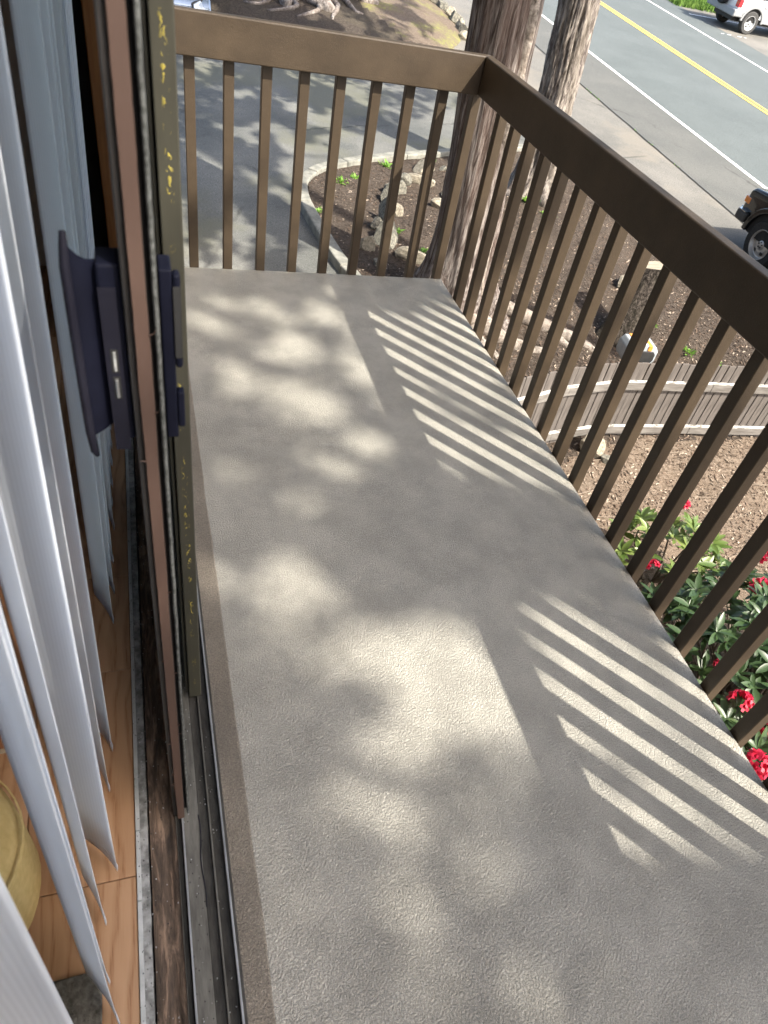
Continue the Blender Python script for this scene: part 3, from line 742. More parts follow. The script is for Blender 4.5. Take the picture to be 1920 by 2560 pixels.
# pull handles
h_in = MB(); h_in.box(-0.1045, -0.0834, -0.026, 0.010, 0.985, 1.182)
hi = h_in.build("inner_handle", 'handle', door, True, bevel=0.003, seg=2)
def hsub(name, mbx, mat, par, bev=0.0):
    o = mbx.build(name, mat, None, bevel=bev, smooth=False)
    for v in o.data.vertices: v.co -= door.location
    o.parent = par; return o
mb = MB(); mb.box(-0.1043, -0.0890, -0.0272, -0.0262, 0.972, 1.160); hsub("face_plate", mb, 'handle_light', hi)
mb = MB(); vs = []; n = 16
for i in range(n + 1):       # thin curved wing between base and grip
    t = i / n; x = -0.1045 - 0.0225 * t; y = -0.016 - 0.010 * sin(t * pi * .5)
    top = 1.180 + 0.020 * t * t; bot = 1.000 - 0.010 * t
    vs += [(x, y, bot), (x, y, top), (x, y + .004, top), (x, y + .004, bot)]
mb.add(vs, [(i * 4 + k, i * 4 + (k + 1) % 4, i * 4 + 4 + (k + 1) % 4, i * 4 + 4 + k) for i in range(n) for k in range(4)] + [(3, 2, 1, 0), (n * 4, n * 4 + 1, n * 4 + 2, n * 4 + 3)]); hsub("handle_wing", mb, 'handle', hi)
mb = MB(); mb.tube([(-0.1260, -0.026, 1.210), (-0.1268, -0.028, 1.198), (-0.1280, -0.030, 1.18), (-0.1280, -0.030, 1.08), (-0.1275, -0.030, 1.0), (-0.1260, -0.028, 0.972), (-0.1240, -0.026, 0.964)], [.0028, .0038, .0044, .0046, .0046, .0042, .0022], 10); hsub("grip", mb, 'handle_light', hi, 0)
for z, s in ((1.083, 1), (1.052, 0)):
    mb = MB(); mb.box(-0.0975, -0.0948, -0.0300 if not s else -0.0290, -0.0270, z - .011, z + .011); hsub("latch_lever", mb, 'steel' if not s else 'zinc', hi, 0.0006)
    mb = MB(); mb.box(-0.0995, -0.0928, -0.0277, -0.0271, z - .013, z + .013); hsub("latch_slot", mb, 'black', hi)
mb = MB(); mb.box(-0.0513, -0.0392, -0.020, 0.012, 0.980, 1.176); ho = mb.build("outer_handle", 'handle', door, True, bevel=0.002)
mb = MB(); mb.box(-0.0391, -0.0318, -0.021, -0.008, 1.070, 1.172); hsub("pull_lip", mb, 'handle', ho, 0.003)
mb = MB(); mb.box(-0.0388, -0.0322, -0.0218, -0.0212, 1.083, 1.160); hsub("pull_recess", mb, 'black', ho)
mb = MB(); mb.box(-0.0391, -0.0318, -0.021, -0.008, 0.995, 1.040); hsub("pull_lip", mb, 'handle', ho, 0.002)

def lean(o):
    for v in o.data.vertices: v.co.x -= 0.0085 * (1 - (v.co.z + door.location.z) / 1.38)
for o in list(door.children):
    lean(o)
    for c in o.children: lean(c)
panel = empty("fixed_door_panel", (-0.03, 0.25, 0.02))
tag(panel, "olive bronze fixed door panel flecked with yellow paint behind the sliding door", "door panel")
mb = MB(); mb.box(-0.0418, -0.0160, 0.232, 0.275, 0.0335, 2.055); mb.build("stile", 'olive', panel, True, bevel=0.002)
mb = MB(); mb.box(-0.0480, -0.0435, 0.245, 0.275, 0.0345, 2.055); mb.build("interlock_flange", 'olive', panel, True, bevel=0.001)
mb = MB(); mb.box(-0.0434, -0.0420, 0.255, 0.275, 0.0345, 2.055); mb.build("interlock_groove", 'black', panel, True)
mb = MB(); mb.box(-0.033, -0.028, 0.276, 1.64, 0.10, 2.0); mb.build("glass_pane", 'glass', panel, True)
mb = MB(); mb.box(-0.0418, -0.0160, 0.2755, 1.66, 0.0335, 0.0995); mb.build("bottom_rail", 'olive', panel, True)
mb = MB(); mb.box(-0.0418, -0.0160, 0.2755, 1.66, 2.0005, 2.055); mb.build("top_rail", 'olive', panel, True)
mb = MB(); mb.box(-0.0418, -0.0160, 1.6605, 1.699, 0.0335, 2.055); mb.build("stile", 'olive', panel, True)

# ------------------------------------------------------------------ vertical blind
blind = empty("vertical_blind", (-0.235, 0.4, 0.05))
tag(blind, "white vertical blind of ribbed vanes hanging inside the door opening", "blind")
mb = MB(); mb.box(-0.19, -0.12, -1.15, 1.69, 2.11, 2.15); mb.build("head_rail", 'vane', blind, True, bevel=0.003)
VH = 2.05
def vane_mesh(curve, wid=0.098):
    mb = MB(); n = 10; nzv = 14; vs = []
    for j in range(nzv + 1):
        z = VH * j / nzv
        for i in range(n + 1):
            t = i / n - .5
            vs.append((t * wid, curve * (1 - 4 * t * t) + 0.0012 * nz(t * 2, z * 2), z - (0.010 * (t + .5) if j == 0 else 0)))
    fs = [(j * (n + 1) + i, j * (n + 1) + i + 1, (j + 1) * (n + 1) + i + 1, (j + 1) * (n + 1) + i) for j in range(nzv) for i in range(n)]
    mb.add(vs, fs)
    # rolled pocket at the bottom edge of the outer side
    off = len(mb.v); k = 5; vs = []
    for i in range(n + 1):
        t = i / n - .5; y = curve * (1 - 4 * t * t)
        for q in range(k):
            a = pi * q / (k - 1); vs.append((t * wid, y + .0018 * sin(a), .03 * (1 - q / (k - 1)) - .010 * (t + .5) * (q / (k - 1))))
    mb.add(vs, [(i * k + q, i * k + q + 1, (i + 1) * k + q + 1, (i + 1) * k + q) for i in range(n) for q in range(k - 1)])
    return mb
vm = [vane_mesh(c).build("vane", 'vane', blind, smooth=True) for c in (0.0035, 0.005, 0.002)]
for o in vm:
    s = o.modifiers.new("thickness", 'SOLIDIFY'); s.thickness = 0.0011
VANES = [((-.310, -.425), (-.222, -.440)), ((-.243, -.282), (-.196, -.363)), ((-.252, -.215), (-.211, -.298)), ((-.253, -.119), (-.216, -.205)),
         ((-.259, -.041), (-.195, -.118)), ((-.245, .130), (-.209, .040)), ((-.253, .212), (-.203, .128)), ((-.262, .315), (-.222, .235)),
         ((-.258, .470), (-.238, .380)), ((-.252, .545), (-.212, .460)), ((-.258, .644), (-.206, .548)), ((-.252, .735), (-.212, .655)), ((-.240, .867), (-.208, .775)),
         ((-.246, .950), (-.212, .865)), ((-.246, 1.035), (-.212, .950)), ((-.246, 1.12), (-.212, 1.035)), ((-.246, 1.205), (-.213, 1.12)), ((-.246, 1.29), (-.215, 1.205)), ((-.246, 1.38), (-.216, 1.29))]
for i, (a, b) in enumerate(VANES):
    src = vm[i % 3]; o = src if i < 3 else sub_part(src, blind)
    cx, cy = (a[0] + b[0]) / 2 + (.012 if i > 8 else 0), (a[1] + b[1]) / 2
    o.location = Vector((cx, cy, 0.050 + 0.004 * sin(i * 3.1))) - blind.location
    o.rotation_euler = (Matrix.Rotation(0.030, 3, 'Y') @ Matrix.Rotation(atan2(b[1] - a[1], b[0] - a[0]), 3, 'Z')).to_euler()
# things in the room
ott = empty("ottoman", (-0.485, -0.12, 0.026)); tag(ott, "rounded cream ottoman on the oak floor behind the blind", "ottoman")
mb = MB(); mb.lathe([(0.0, .26), (.12, .26), (.15, .245), (.165, .21), (.168, .05), (.160, .015), (.148, .002), (0.0, .002)], 40, 'z'); mb.build("cushion", 'cream', ott, smooth=True)
mb = MB(); mb.lathe([(.168, .226), (.171, .222), (.168, .218)], 40, 'z'); mb.build("piping", 'cream', ott)
mb = MB(); mb.box(-0.95, -0.222, -0.62, -0.272, 0.0265, 0.034); tag(mb.build("door_mat", 'mat', bevel=0.003), "dark grey woven mat on the oak floor by the blind", "mat")
cab = empty("cabinet", (-0.50, 0.35, 0.026)); tag(cab, "stained brown wooden cabinet standing behind the blind", "cabinet")
mb = MB(); mb.box(-.16, .12, -.20, .9, .05, .8); mb.build("carcass", 'cabinet', cab, bevel=.004)
for yy in (-.18, .84):
    mb = MB(); mb.box(.07, .11, yy, yy + .04, 0, .05); mb.build("leg", 'sawn', cab)
mb = MB(); mb.box(.1205, .135, -.19, .345, .07, .78); d_ = mb.build("cabinet_door", 'cabinet', cab, bevel=.003)
mb = MB(); mb.box(.1205, .135, .355, .89, .07, .78); mb.build("cabinet_door", 'cabinet', cab, bevel=.003)

# ------------------------------------------------------------------ rocks
def rock_mesh(seed, cuts=9):
    import bmesh
    bm = bmesh.new(); bmesh.ops.create_icosphere(bm, subdivisions=3, radius=1.0)
    r = random.Random(seed); planes = []
    for _ in range(cuts):
        v = Vector((r.gauss(0, 1), r.gauss(0, 1), r.gauss(0, 1))).normalized(); planes.append((v, r.uniform(.45, .8)))
    for v in bm.verts:
        p = v.co.copy()
        for n, d in planes:
            k = p.dot(n)
            if k > d: p -= n * (k - d)
        v.co = p * (1 + 0.04 * noise.noise(p * 4 + Vector((seed, 0, 0))))
    me = bpy.data.meshes.new("rock"); bm.to_mesh(me); bm.free(); return me
ROCKS = [rock_mesh(s) for s in range(8)]
ROCKG = []
for i, me in enumerate(ROCKS):
    me.materials.append(MAT['rock']); g = me.copy(); g.materials[0] = MAT['rock_grey']; ROCKG.append(g)
def rock(x, y, sx, sy, sz, rz, k, grey, hf, label, group, sink=0.35, rx=0.0):
    o = bpy.data.objects.new("rock", (ROCKG if grey else ROCKS)[k % 8]); COL.objects.link(o)
    o.location = (x, y, hf(x, y) + sz * (0.62 - sink)); o.scale = (sx, sy, sz); o.rotation_euler = (rx, 0.1 * (k % 3 - 1), rz)
    tag(o, label, "rock", group); return o
bed_rocks = [
    (4.23, 10.56, .24, .17, .14, .3, 0, 0, "broad flat tan rock at the far kerb end of the rock row"),
    (4.02, 10.13, .25, .15, .10, -.3, 1, 0, "flat pale slab lying next to the far tan rock"),
    (3.74, 10.05, .13, .12, .12, .8, 2, 1, "small dark-sided rock in the far part of the rock row"),
    (3.52, 9.75, .19, .14, .15, .2, 3, 1, "lumpy grey rock cluster piece midway along the row"),
    (3.30, 9.45, .13, .10, .15, 1.2, 4, 1, "dark grey rock wedged midway along the rock row"),
    (3.36, 9.10, .11, .12, .15, .5, 5, 0, "mossy tan rock behind the upright grey slab"),
    (3.12, 8.80, .09, .20, .28, .35, 6, 1, "tall upright grey slab standing on edge in the row"),
    (2.93, 8.62, .13, .09, .10, .9, 7, 1, "layered grey stone leaning on the upright slab"),
    (3.00, 8.22, .25, .20, .22, .6, 0, 1, "largest mossy grey boulder in the rock row"),
    (2.66, 7.98, .11, .09, .16, .1, 3, 0, "sunlit yellow stone below the largest boulder"),
    (3.24, 7.78, .26, .15, .12, -.5, 1, 0, "long flat pale stone near the balcony end of the row"),
    (2.74, 7.60, .14, .09, .08, .2, 5, 1, "low dark stone nearest the balcony in the row"),
    (4.10, 9.40, .17, .12, .10, .2, 2, 0, "pale fractured stone beside the cedar trunk"),
    (4.35, 9.75, .12, .10, .08, .9, 4, 1, "small dark stone partly behind the cedar trunk"),
    (4.60, 10.70, .10, .08, .06, .4, 6, 1, "low grey stone by the kerb near the cedar"),
]
for (x, y, a, b, c, rz, k, g, lab) in bed_rocks: rock(x, y, a, b, c, rz, k, g, bed_h, lab, "rocks lining the planting bed")
rock(4.03, 4.03, .17, .16, .16, .3, 2, 0, bed_h, "pale angular rock at the foot of the fence", "rocks by the fence")
rock(4.16, 3.86, .09, .10, .07, .9, 5, 1, bed_h, "smaller grey rock in front of the pale fence rock", "rocks by the fence")
rock(6.35, 7.35, .34, .20, .14, .5, 1, 0, bed_h, "broad pale stone beyond the sawn stump", "rocks by the fence")
mr = [(6.95, 22.1, .2), (7.2, 22.0, .22), (7.46, 21.95, .2), (7.66, 21.75, .26), (7.82, 21.45, .2), (7.93, 21.15, .22), (8.02, 20.75, .2), (8.05, 20.35, .24), (8.03, 19.95, .2), (7.98, 19.5, .26), (7.85, 19.05, .2)]
mlab = ["outermost rock at the road end of the mound's stone edging", "second rock from the road end of the mound edging", "small dark rock third from the road end of the mound edging", "large tan rock near the road end of the mound edging",
        "rock just below the large tan one in the mound edging", "middle rock of the mound's stone edging", "rock just below the middle of the mound edging", "pale lower rock in the mound's stone edging", "low rock near the cedar end of the mound edging", "big pale rock near the cedar end of the mound edging", "last rock before the cedar in the mound edging"]
for i, (x, y, s) in enumerate(mr): rock(x, y, s, s * .8, s * .9, i * 1.3, i, i % 2, mound_h, mlab[i], "rocks edging the mound", 0.25)
lr = [(2.35, 18.9, .24, "grey rock left of the great tree's roots on the mound"), (2.72, 19.1, .22, "tall pale rock beside the great tree's roots"), (2.86, 18.5, .26, "flat grey rock in front of the great tree's roots"), (2.05, 18.45, .25, "square concrete-like rock beside the silver car")]
for i, (x, y, s, lab) in enumerate(lr): rock(x, y, s, s * .8, s * .9, i, i + 3, i != 1, mound_h, lab, "rocks by the great tree")

# ------------------------------------------------------------------ trees
def trunk_mesh(base, top, prof, flutes, seed, nseg=96, step=0.035, ridge=0.03, rfreq=7.0, zf=0.8, vis=3.2):
    mb = MB(); base = Vector(base); top = Vector(top); H = top.z - base.z
    zs = []; z = -0.15
    while z < H: zs.append(z); z += step if z < vis else 0.5
    vs = []
    for z in zs:
        t = max(0, z) / H; c = base.lerp(top, t) if z > 0 else base + Vector((0, 0, z))
        rr = prof(max(z, 0))
        fl = math.exp(-max(z, 0) / 0.55)
        for k in range(nseg):
            a = 2 * pi * k / nseg
            f = 1.0
            for (fa, amp, wd) in flutes:
                da = (a - fa + pi) % (2 * pi) - pi
                f += amp * fl * math.exp(-(da / wd) ** 2)
            n1 = noise.noise(Vector((cos(a) * rfreq * .5, sin(a) * rfreq * .5, z * zf + seed)))
            n2 = 1 - abs(noise.noise(Vector((cos(a) * rfreq * 1.6, sin(a) * rfreq * 1.6, z * zf * 1.2 + seed)))) * 2
            n3 = noise.noise(Vector((cos(a) * 1.3, sin(a) * 1.3, z * .6 + seed * 2)))
            q = rr * f * (1 + .07 * n3) + ridge * (.8 * n1 + .7 * n2)
            vs.append((c.x + cos(a) * q, c.y + sin(a) * q, base.z + z))
    m = nseg
    fs = [(j * m + k, j * m + (k + 1) % m, (j + 1) * m + (k + 1) % m, (j + 1) * m + k) for j in range(len(zs) - 1) for k in range(m)]
    fs.append(tuple((len(zs) - 1) * m + k for k in range(m)))
    mb.add(vs, fs); return mb
def crown_mesh(pts_fn, n, size, seed):
    mb = MB(); r = random.Random(seed); c = 0; tries = 0
    while c < n and tries < n * 12:
        tries += 1
        p = pts_fn(r)
        if p is None: continue
        c += 1
        u = Vector((r.gauss(0, 1), r.gauss(0, 1), r.gauss(0, .7))).normalized(); w = u.cross(Vector((r.gauss(0, 1), r.gauss(0, 1), r.gauss(0, 1)))).normalized()
        l = size * r.uniform(.6, 1.4); b = l * r.uniform(.35, .6)
        mb.add([p - u * l, p + w * b, p + u * l, p - w * b], [(0, 1, 2, 3)])
    return mb
def tree(name, label, trunk_mb, tmat, limbs, crown_mb, loc, group=None, cmat='cedar_leaf'):
    t = empty(name, loc); tag(t, label, "tree", group)
    trunk_mb.build("trunk", tmat, t, True, smooth=True)
    for pts, rad in limbs:
        lb = MB(); lb.tube(pts, rad, 6); lb.build("limb", tmat, t, True, smooth=True)
    if crown_mb: crown_mb.build("crown", cmat, t, True)
    return t
def limb_set(base, top, h0, h1, n, reach, seed):
    lim = []; r = random.Random(seed); base = Vector(base); top = Vector(top)
    tips = []
    for i in range(n):
        t = h0 + (h1 - h0) * i / n; p = base.lerp(top, t); a = i * 2.4 + r.uniform(-.4, .4); R_ = reach * (1.1 - .7 * t) * r.uniform(.7, 1.1)
        q = p + Vector((cos(a) * R_ * .5, sin(a) * R_ * .5, .35)); e = p + Vector((cos(a) * R_, sin(a) * R_, r.uniform(-.3, .5)))
        lim.append(([p, q, e], [.07, .045, .015])); tips.append((p, q, e))
    return lim, tips
def crown_about(tips, spread, ok=None):
    def f(r):
        p, q, e = r.choice(tips); t = r.uniform(.25, 1.05)
        c = p.lerp(q, t * 2) if t < .5 else q.lerp(e, t * 2 - 1)
        v = c + Vector((r.gauss(0, spread), r.gauss(0, spread), r.gauss(0, spread * .55)))
        if v.z < 3.3 or (ok and not ok(v)): return None
        return v
    return f
# 1 cedar by the railing corner
b1 = (3.47, 6.75, bed_h(3.47, 6.75)); t1 = (2.7, 7.1, 12.5)
prof1 = lambda z: .30 + .17 * math.exp(-z / .35) + .03 * math.exp(-z / 1.5) - .012 * max(0, z - 3)
fl1 = [(3.5, .55, .30), (4.5, .35, .35), (5.4, .75, .28), (.3, .6, .35), (1.6, .4, .4), (2.6, .4, .3)]
l1, tips1 = limb_set(b1, t1, .48, .98, 22, 3.4, 31)
cd = tree("cedar_tree", "big reddish fibrous-barked cedar trunk just beyond the railing corner", trunk_mesh(b1, t1, prof1, fl1, 2.0, 110, .03, .030, 7.5, .55), 'cedar', l1, crown_mesh(crown_about(tips1, .42), 9000, .13, 41), b1)
mb = MB()
for path, rr in (([(3.75, 6.5, .10), (4.0, 6.62, .07), (4.25, 6.45, .06), (4.5, 6.2, .045), (4.75, 6.0, .03), (4.98, 5.7, .0), (5.15, 5.45, -.06)], [.16, .12, .11, .10, .085, .06, .03]),
                 ([(3.6, 6.4, .10), (3.75, 6.1, .06), (4.0, 5.85, .04), (4.25, 5.75, .01), (4.5, 5.55, -.05)], [.15, .11, .09, .07, .04]),
                 ([(4.5, 6.2, .04), (4.6, 5.95, .03), (4.66, 5.7, 0), (4.65, 5.5, -.05)], [.07, .06, .05, .03]),
                 ([(3.55, 6.3, .10), (3.50, 6.0, .04), (3.62, 5.7, .0), (3.7, 5.4, -.05)], [.13, .09, .07, .04]),
                 ([(3.15, 6.6, .10), (2.9, 6.5, .04), (2.65, 6.6, -.04)], [.12, .09, .05])):
    sp = smooth_path([tuple(p) for p in path], 6); rs = []
    for i in range(len(sp)):
        u = i / (len(sp) - 1) * (len(rr) - 1); k = min(int(u), len(rr) - 2); rs.append((rr[k] * (1 - (u - k)) + rr[k + 1] * (u - k)) * (1 + .10 * nz(i * .35, rr[0] * 50)))
    mb.tube([(x + .02 * nz(i * .5, 2), y + .02 * nz(i * .5, 5), bed_h(x, y) + z - .045) for i, (x, y, z) in enumerate(sp)], rs, 14)
mb.build("surface_roots", 'root', cd, True, smooth=True)
# stripped pale strip of wood down the trunk
mb = MB(); vs = []
for i in range(110):
    z = b1[2] + .12 + 5.2 * i / 109; t = (z - b1[2]) / (12.5 - b1[2]); cx = b1[0] + (2.7 - b1[0]) * t; cy = b1[1] + (7.1 - b1[1]) * t
    rr = prof1(z - b1[2]) + .046; a0 = -1.12 + .16 * nz(z * 1.2, 3); w = .15 + .14 * nz(z * 1.7, 8)
    for k in range(5):
        a = a0 + w * (k - 2) / 2; q = rr - (.05 if k in (0, 4) else 0) + .014 * nz(z * 6, a * 9)
        vs.append((cx + cos(a) * q, cy + sin(a) * q, z))
mb.add(vs, [(i * 5 + k, i * 5 + k + 1, i * 5 + 6 + k, i * 5 + 5 + k) for i in range(109) for k in range(4)]); mb.build("bare_wood_strip", 'root', cd, True, smooth=True)
# 2 fissured trunk nearer the road
b2 = (6.0, 10.15, bed_h(6.0, 10.15)); t2 = (5.4, 10.4, 13.0)
prof2 = lambda z: .255 + .13 * math.exp(-z / .4) - .008 * max(0, z - 3)
l2, tips2 = limb_set(b2, t2, .42, .98, 22, 3.4, 33)
tree("fir_tree", "grey trunk with deeply fissured bark between cedar and road", trunk_mesh(b2, t2, prof2, [(3.4, .5, .4), (4.9, .5, .35), (.4, .5, .4), (2, .4, .4)], 9.0, 110, .025, .042, 12, 1.6), 'fir', l2, crown_mesh(crown_about(tips2, .42), 8000, .13, 43), b2)
# 3 tree beside the house, out of the picture: its crown dapples the balcony
SPOTS = [(0.12, 1.94, .10), (0.37, 2.06, .10), (0.47, 1.78, .13), (0.63, 2.0, .12), (0.67, 1.65, .10), (0.38, 1.44, .11), (0.5, 1.38, .12), (0.6, 1.14, .11), (0.14, 1.03, .08), (0.49, 1.01, .06), (0.33, 0.88, .08),
         (0.24, 0.61, .085), (0.03, 0.62, .06), (0.51, 0.23, .12), (0.61, 0.15, .12), (0.41, 0.32, .12), (0.37, 0.04, .09), (0.37, -0.13, .07), (0.25, -0.05, .06), (0.34, -0.29, .06), (0.5, -0.26, .05), (0.35, -0.43, .06),
         (0.92, -0.56, .05), (0.52, -0.49, .06), (0.96, 1.39, .14), (1.11, 1.27, .17), (1.09, 1.0, .14), (1.15, 0.86, .10), (1.17, 1.72, .13), (1.22, 1.05, .15), (1.09, 1.94, .10), (1.0, 1.6, .12), (.9, 1.5, .10), (1.2, 1.45, .16),
         (1.21, 0.42, .10), (1.15, 0.15, .17), (1.1, -0.08, .19), (1.06, -0.25, .15), (1.01, -0.12, .16), (1.23, .26, .14), (1.2, -.2, .12), (0.87, 0.17, .09), (0.85, 0.08, .08), (0.92, -0.15, .10), (1.28, .0, .15), (.75, 2.2, .1),
         (.55, 2.5, .16), (.25, 2.6, .16), (.9, 2.75, .14), (1.0, 3.2, .2), (.5, 3.1, .2), (0.1, 3.3, .2)]
LX, LY = LIGHT.x / -LIGHT.z, LIGHT.y / -LIGHT.z
def shadow_deck(v): return v.x + LX * v.z, v.y + LY * v.z
def ok3(v):
    x, y = shadow_deck(v)
    gx, gy = v.x + LX * (v.z + 2.7), v.y + LY * (v.z + 2.7)
    if gx > 2.75 and gy > -1.5: return False
    n1 = nz(x * 4.5, y * 4.5, 2.0); n2 = nz(x * 7.5, y * 7.5, 6.0)
    if x > 0.76:          # sun through the balusters falls in two runs
        if 0.80 + .35 * (1.3 - x) < y < 2.12 and n1 > -.38: return False
        if -0.40 + .2 * (1.3 - x) < y < 0.40 and n1 > -.42: return False
    elif 1.25 < y < 2.15 and x > .02 and n2 > .20: return False
    elif 0.0 < y < 0.40 and x > .40 and n1 > -.5: return False
    for sx, sy, sr in SPOTS:
        if sx < .76 and (x - sx) ** 2 + (y - sy) ** 2 < (max(sr * .8, .058) if sy > -.02 else .054) ** 2: return False
    if y > 2.40 and x > -.75 and nz(x * 2.6, y * 2.6, 5) > -.36: return False
    return True
b3 = (4.6, -8.0, G(4, -8) + .02); t3 = (4.4, -7.6, 13.5)
def clear_of_deck(pts):
    for p, q in zip(pts[:-1], pts[1:]):
        for k in range(9):
            x, y = shadow_deck(p.lerp(q, k / 8))
            if -.15 < x < 1.45 and -.6 < y < 3.1: return False
    return True
_, tips3 = limb_set(b3, t3, .45, .95, 26, 4.0, 35); l3 = []
for t_ in tips3:
    if clear_of_deck(t_): l3.append((t_, [.07, .045, .015]))
base3 = crown_about(tips3, .6, ok3); r3 = random.Random(77)
cen = [(r3.uniform(-.5, 1.75), r3.uniform(-1.3, 3.6), r3.uniform(6.6, 9.8)) for _ in range(420)]
def near3(r):
    if r.random() < .28: return base3(r)
    x, y, z = r.choice(cen); z += r.gauss(0, .12); x += r.gauss(0, .12); y += r.gauss(0, .12)
    v = Vector((x - LX * z, y - LY * z, z))
    return v if ok3(v) else None
for i in range(26):
    x, y, z = cen[i * 7]; p = Vector(b3).lerp(Vector(t3), .5 + .4 * r3.random()); v = Vector((x - LX * z, y - LY * z, z))
    if ok3(v) and clear_of_deck([p, p.lerp(v, .5) + Vector((0, 0, .3))]): l3.append(([p, p.lerp(v, .5) + Vector((0, 0, .3)), v], [.05, .03, .01]))
tree("shade_tree", "tall leafy tree beside the house whose crown dapples the balcony", trunk_mesh(b3, t3, prof2, [], 4.0, 40, .2, .02, 9, 1.0, 1.0), 'fir', l3, crown_mesh(near3, 36000, .052, 47), b3)
# 5 street tree out of the picture to the right: dapples the driveway
def ok5(v):
    gx, gy = v.x + LX * (v.z - G(0, 11)), v.y + LY * (v.z - G(0, 11))
    if gx > 1.9 + max(0, (gy - 10.6)) * 1.1 and gy < 15.5: return False
    return gx < 6.5 and nz(gx * 1.5, gy * 0.9, 3) + .5 * nz(gx * 4, gy * 2.2, 8) < .10
b5 = (9.6, 0.4, G(9, 0)); t5 = (9.0, 0.6, 13.0)
l5, tips5 = limb_set(b5, t5, .5, .95, 20, 3.0, 39)
def clear_of_bed(pts):
    for p, q in zip(pts[:-1], pts[1:]):
        for k in range(9):
            v = p.lerp(q, k / 8); gx, gy = v.x + LX * (v.z + 2.5), v.y + LY * (v.z + 2.5)
            if 2.3 < gx < 8 and -.5 < gy < 10: return False
    return True
l5 = [l for l in l5 if clear_of_bed(l[0])]
r5 = random.Random(78); cen5 = []
for _ in range(950):
    gx, gy, z = r5.uniform(-2.5, 6.2), r5.uniform(6.0, 21.5), r5.uniform(6.0, 10.5)
    cen5.append(Vector((gx - LX * (z - G(0, 11)), gy - LY * (z - G(0, 11)), z)))
def near5(r):
    v = r.choice(cen5) + Vector((r.gauss(0, .2), r.gauss(0, .2), r.gauss(0, .2)))
    return v if ok5(v) else None
for i in range(60):
    v = cen5[i * 9]
    if ok5(v) and clear_of_bed([Vector(b5).lerp(Vector(t5), .7), v]):
        p = Vector(b5).lerp(Vector(t5), .5 + .4 * r5.random()); l5.append(([p, p.lerp(v, .5) + Vector((0, 0, .4)), v], [.05, .03, .01]))
tree("street_tree", "tall leafy tree by the roadside whose crown dapples the driveway", trunk_mesh(b5, t5, lambda z: .10 + .05 * math.exp(-z / .4), [], 4.0, 40, .2, .02, 9, 1.0, 1.0), 'fir', l5, crown_mesh(near5, 27000, .12, 53), b5)
# 4 great old tree on the mound: only roots and foot show
b4 = (3.6, 19.3, mound_h(3.6, 19.3)); t4 = (3.3, 19.6, 15)
mbt = trunk_mesh(b4, t4, lambda z: .48 + .22 * math.exp(-z / .5) - .02 * z, [(3.6, .8, .22), (4.4, .9, .2), (5.2, 1.0, .22), (.1, .5, .3), (2.2, .5, .3)], 5.0, 80, .05, .04, 6, .8, 2.0)
l4, tips4 = limb_set(b4, t4, .4, .97, 22, 5.0, 37)
gt = tree("old_tree", "old tree on the mound with splayed grey roots at its foot", mbt, 'old_root', l4, crown_mesh(crown_about(tips4, .7), 8000, .2, 49), b4)
mb = MB(); r = random.Random(6)
for a in (3.3, 3.9, 4.35, 4.8, 5.3, 5.9, .3):
    path = []; rs = []
    for i in range(9):
        d_ = .45 + .16 * i; aa = a + .25 * sin(i * .7 + a); x = b4[0] + cos(aa) * d_; y = b4[1] + sin(aa) * d_
        path.append((x, y, mound_h(x, y) + .10 - .013 * i)); rs.append(.11 - .010 * i)
    mb.tube(path, rs, 10)
mb.build("surface_roots", 'old_root', gt, True, smooth=True)
# stumps
def stump(name, label, x, y, h, r0, r1, lean, mat, hf, topmat, seed):
    t = empty(name, (x, y, hf(x, y))); tag(t, label, "stump", None)
    mbx = MB(); ns, nr = 48, 22; vs = []
    for j in range(nr + 1):
        z = -.1 + (h + .1) * j / nr; u = max(z, 0) / h
        for k in range(ns):
            a = 2 * pi * k / ns; q = (r0 + (r1 - r0) * min(1, u * 1.6)) * (1 + .3 * math.exp(-max(z, 0) / .12) * max(0, cos(a * 4 + seed))) + .02 * nz(cos(a) * 6, sin(a) * 6, z * 2 + seed)
            vs.append((cos(a) * q + lean[0] * u, sin(a) * q + lean[1] * u, z + (.05 * cos(a + seed) * u)))
    mbx.add(vs, [(j * ns + k, j * ns + (k + 1) % ns, (j + 1) * ns + (k + 1) % ns, (j + 1) * ns + k) for j in range(nr) for k in range(ns)])
    mbx.build("bark", mat, t, smooth=True)
    mbx = MB(); vs2 = [Vector(v) * 1.0 + Vector((0, 0, -.004)) for v in vs[-ns:]]; mbx.add(vs2, [tuple(range(ns))]); mbx.build("sawn_top", topmat, t)
    return t
stump("tree_stump", "leaning dark barked stump with a pale sawn top behind the fence", 5.45, 6.0, .80, .26, .20, (.40, .38), 'dark_bark', bed_h, 'sawn', 1.0)
ms = stump("old_stump", "small rotten grey stump with a mossy side on the mound", 5.4, 19.4, .34, .22, .14, (.05, 0), 'old_root', mound_h, 'dark_bark', 3.0)
mb = MB(); mb.lathe([(0, .30), (.07, .28), (.10, .2), (.085, .08), (0, .05)], 16, 'z', (.17, -.06, 0)); mb.build("moss_patch", 'moss', ms, smooth=True)
mb = MB()
for a in (3.4, 4.0, 2.9): mb.tube([(cos(a) * .15, sin(a) * .15, .1), (cos(a) * .4, sin(a) * .4, .08), (cos(a) * .6, sin(a) * .6, .02)], [.05, .035, .015], 7)
mb.build("root", 'old_root', ms, smooth=True)

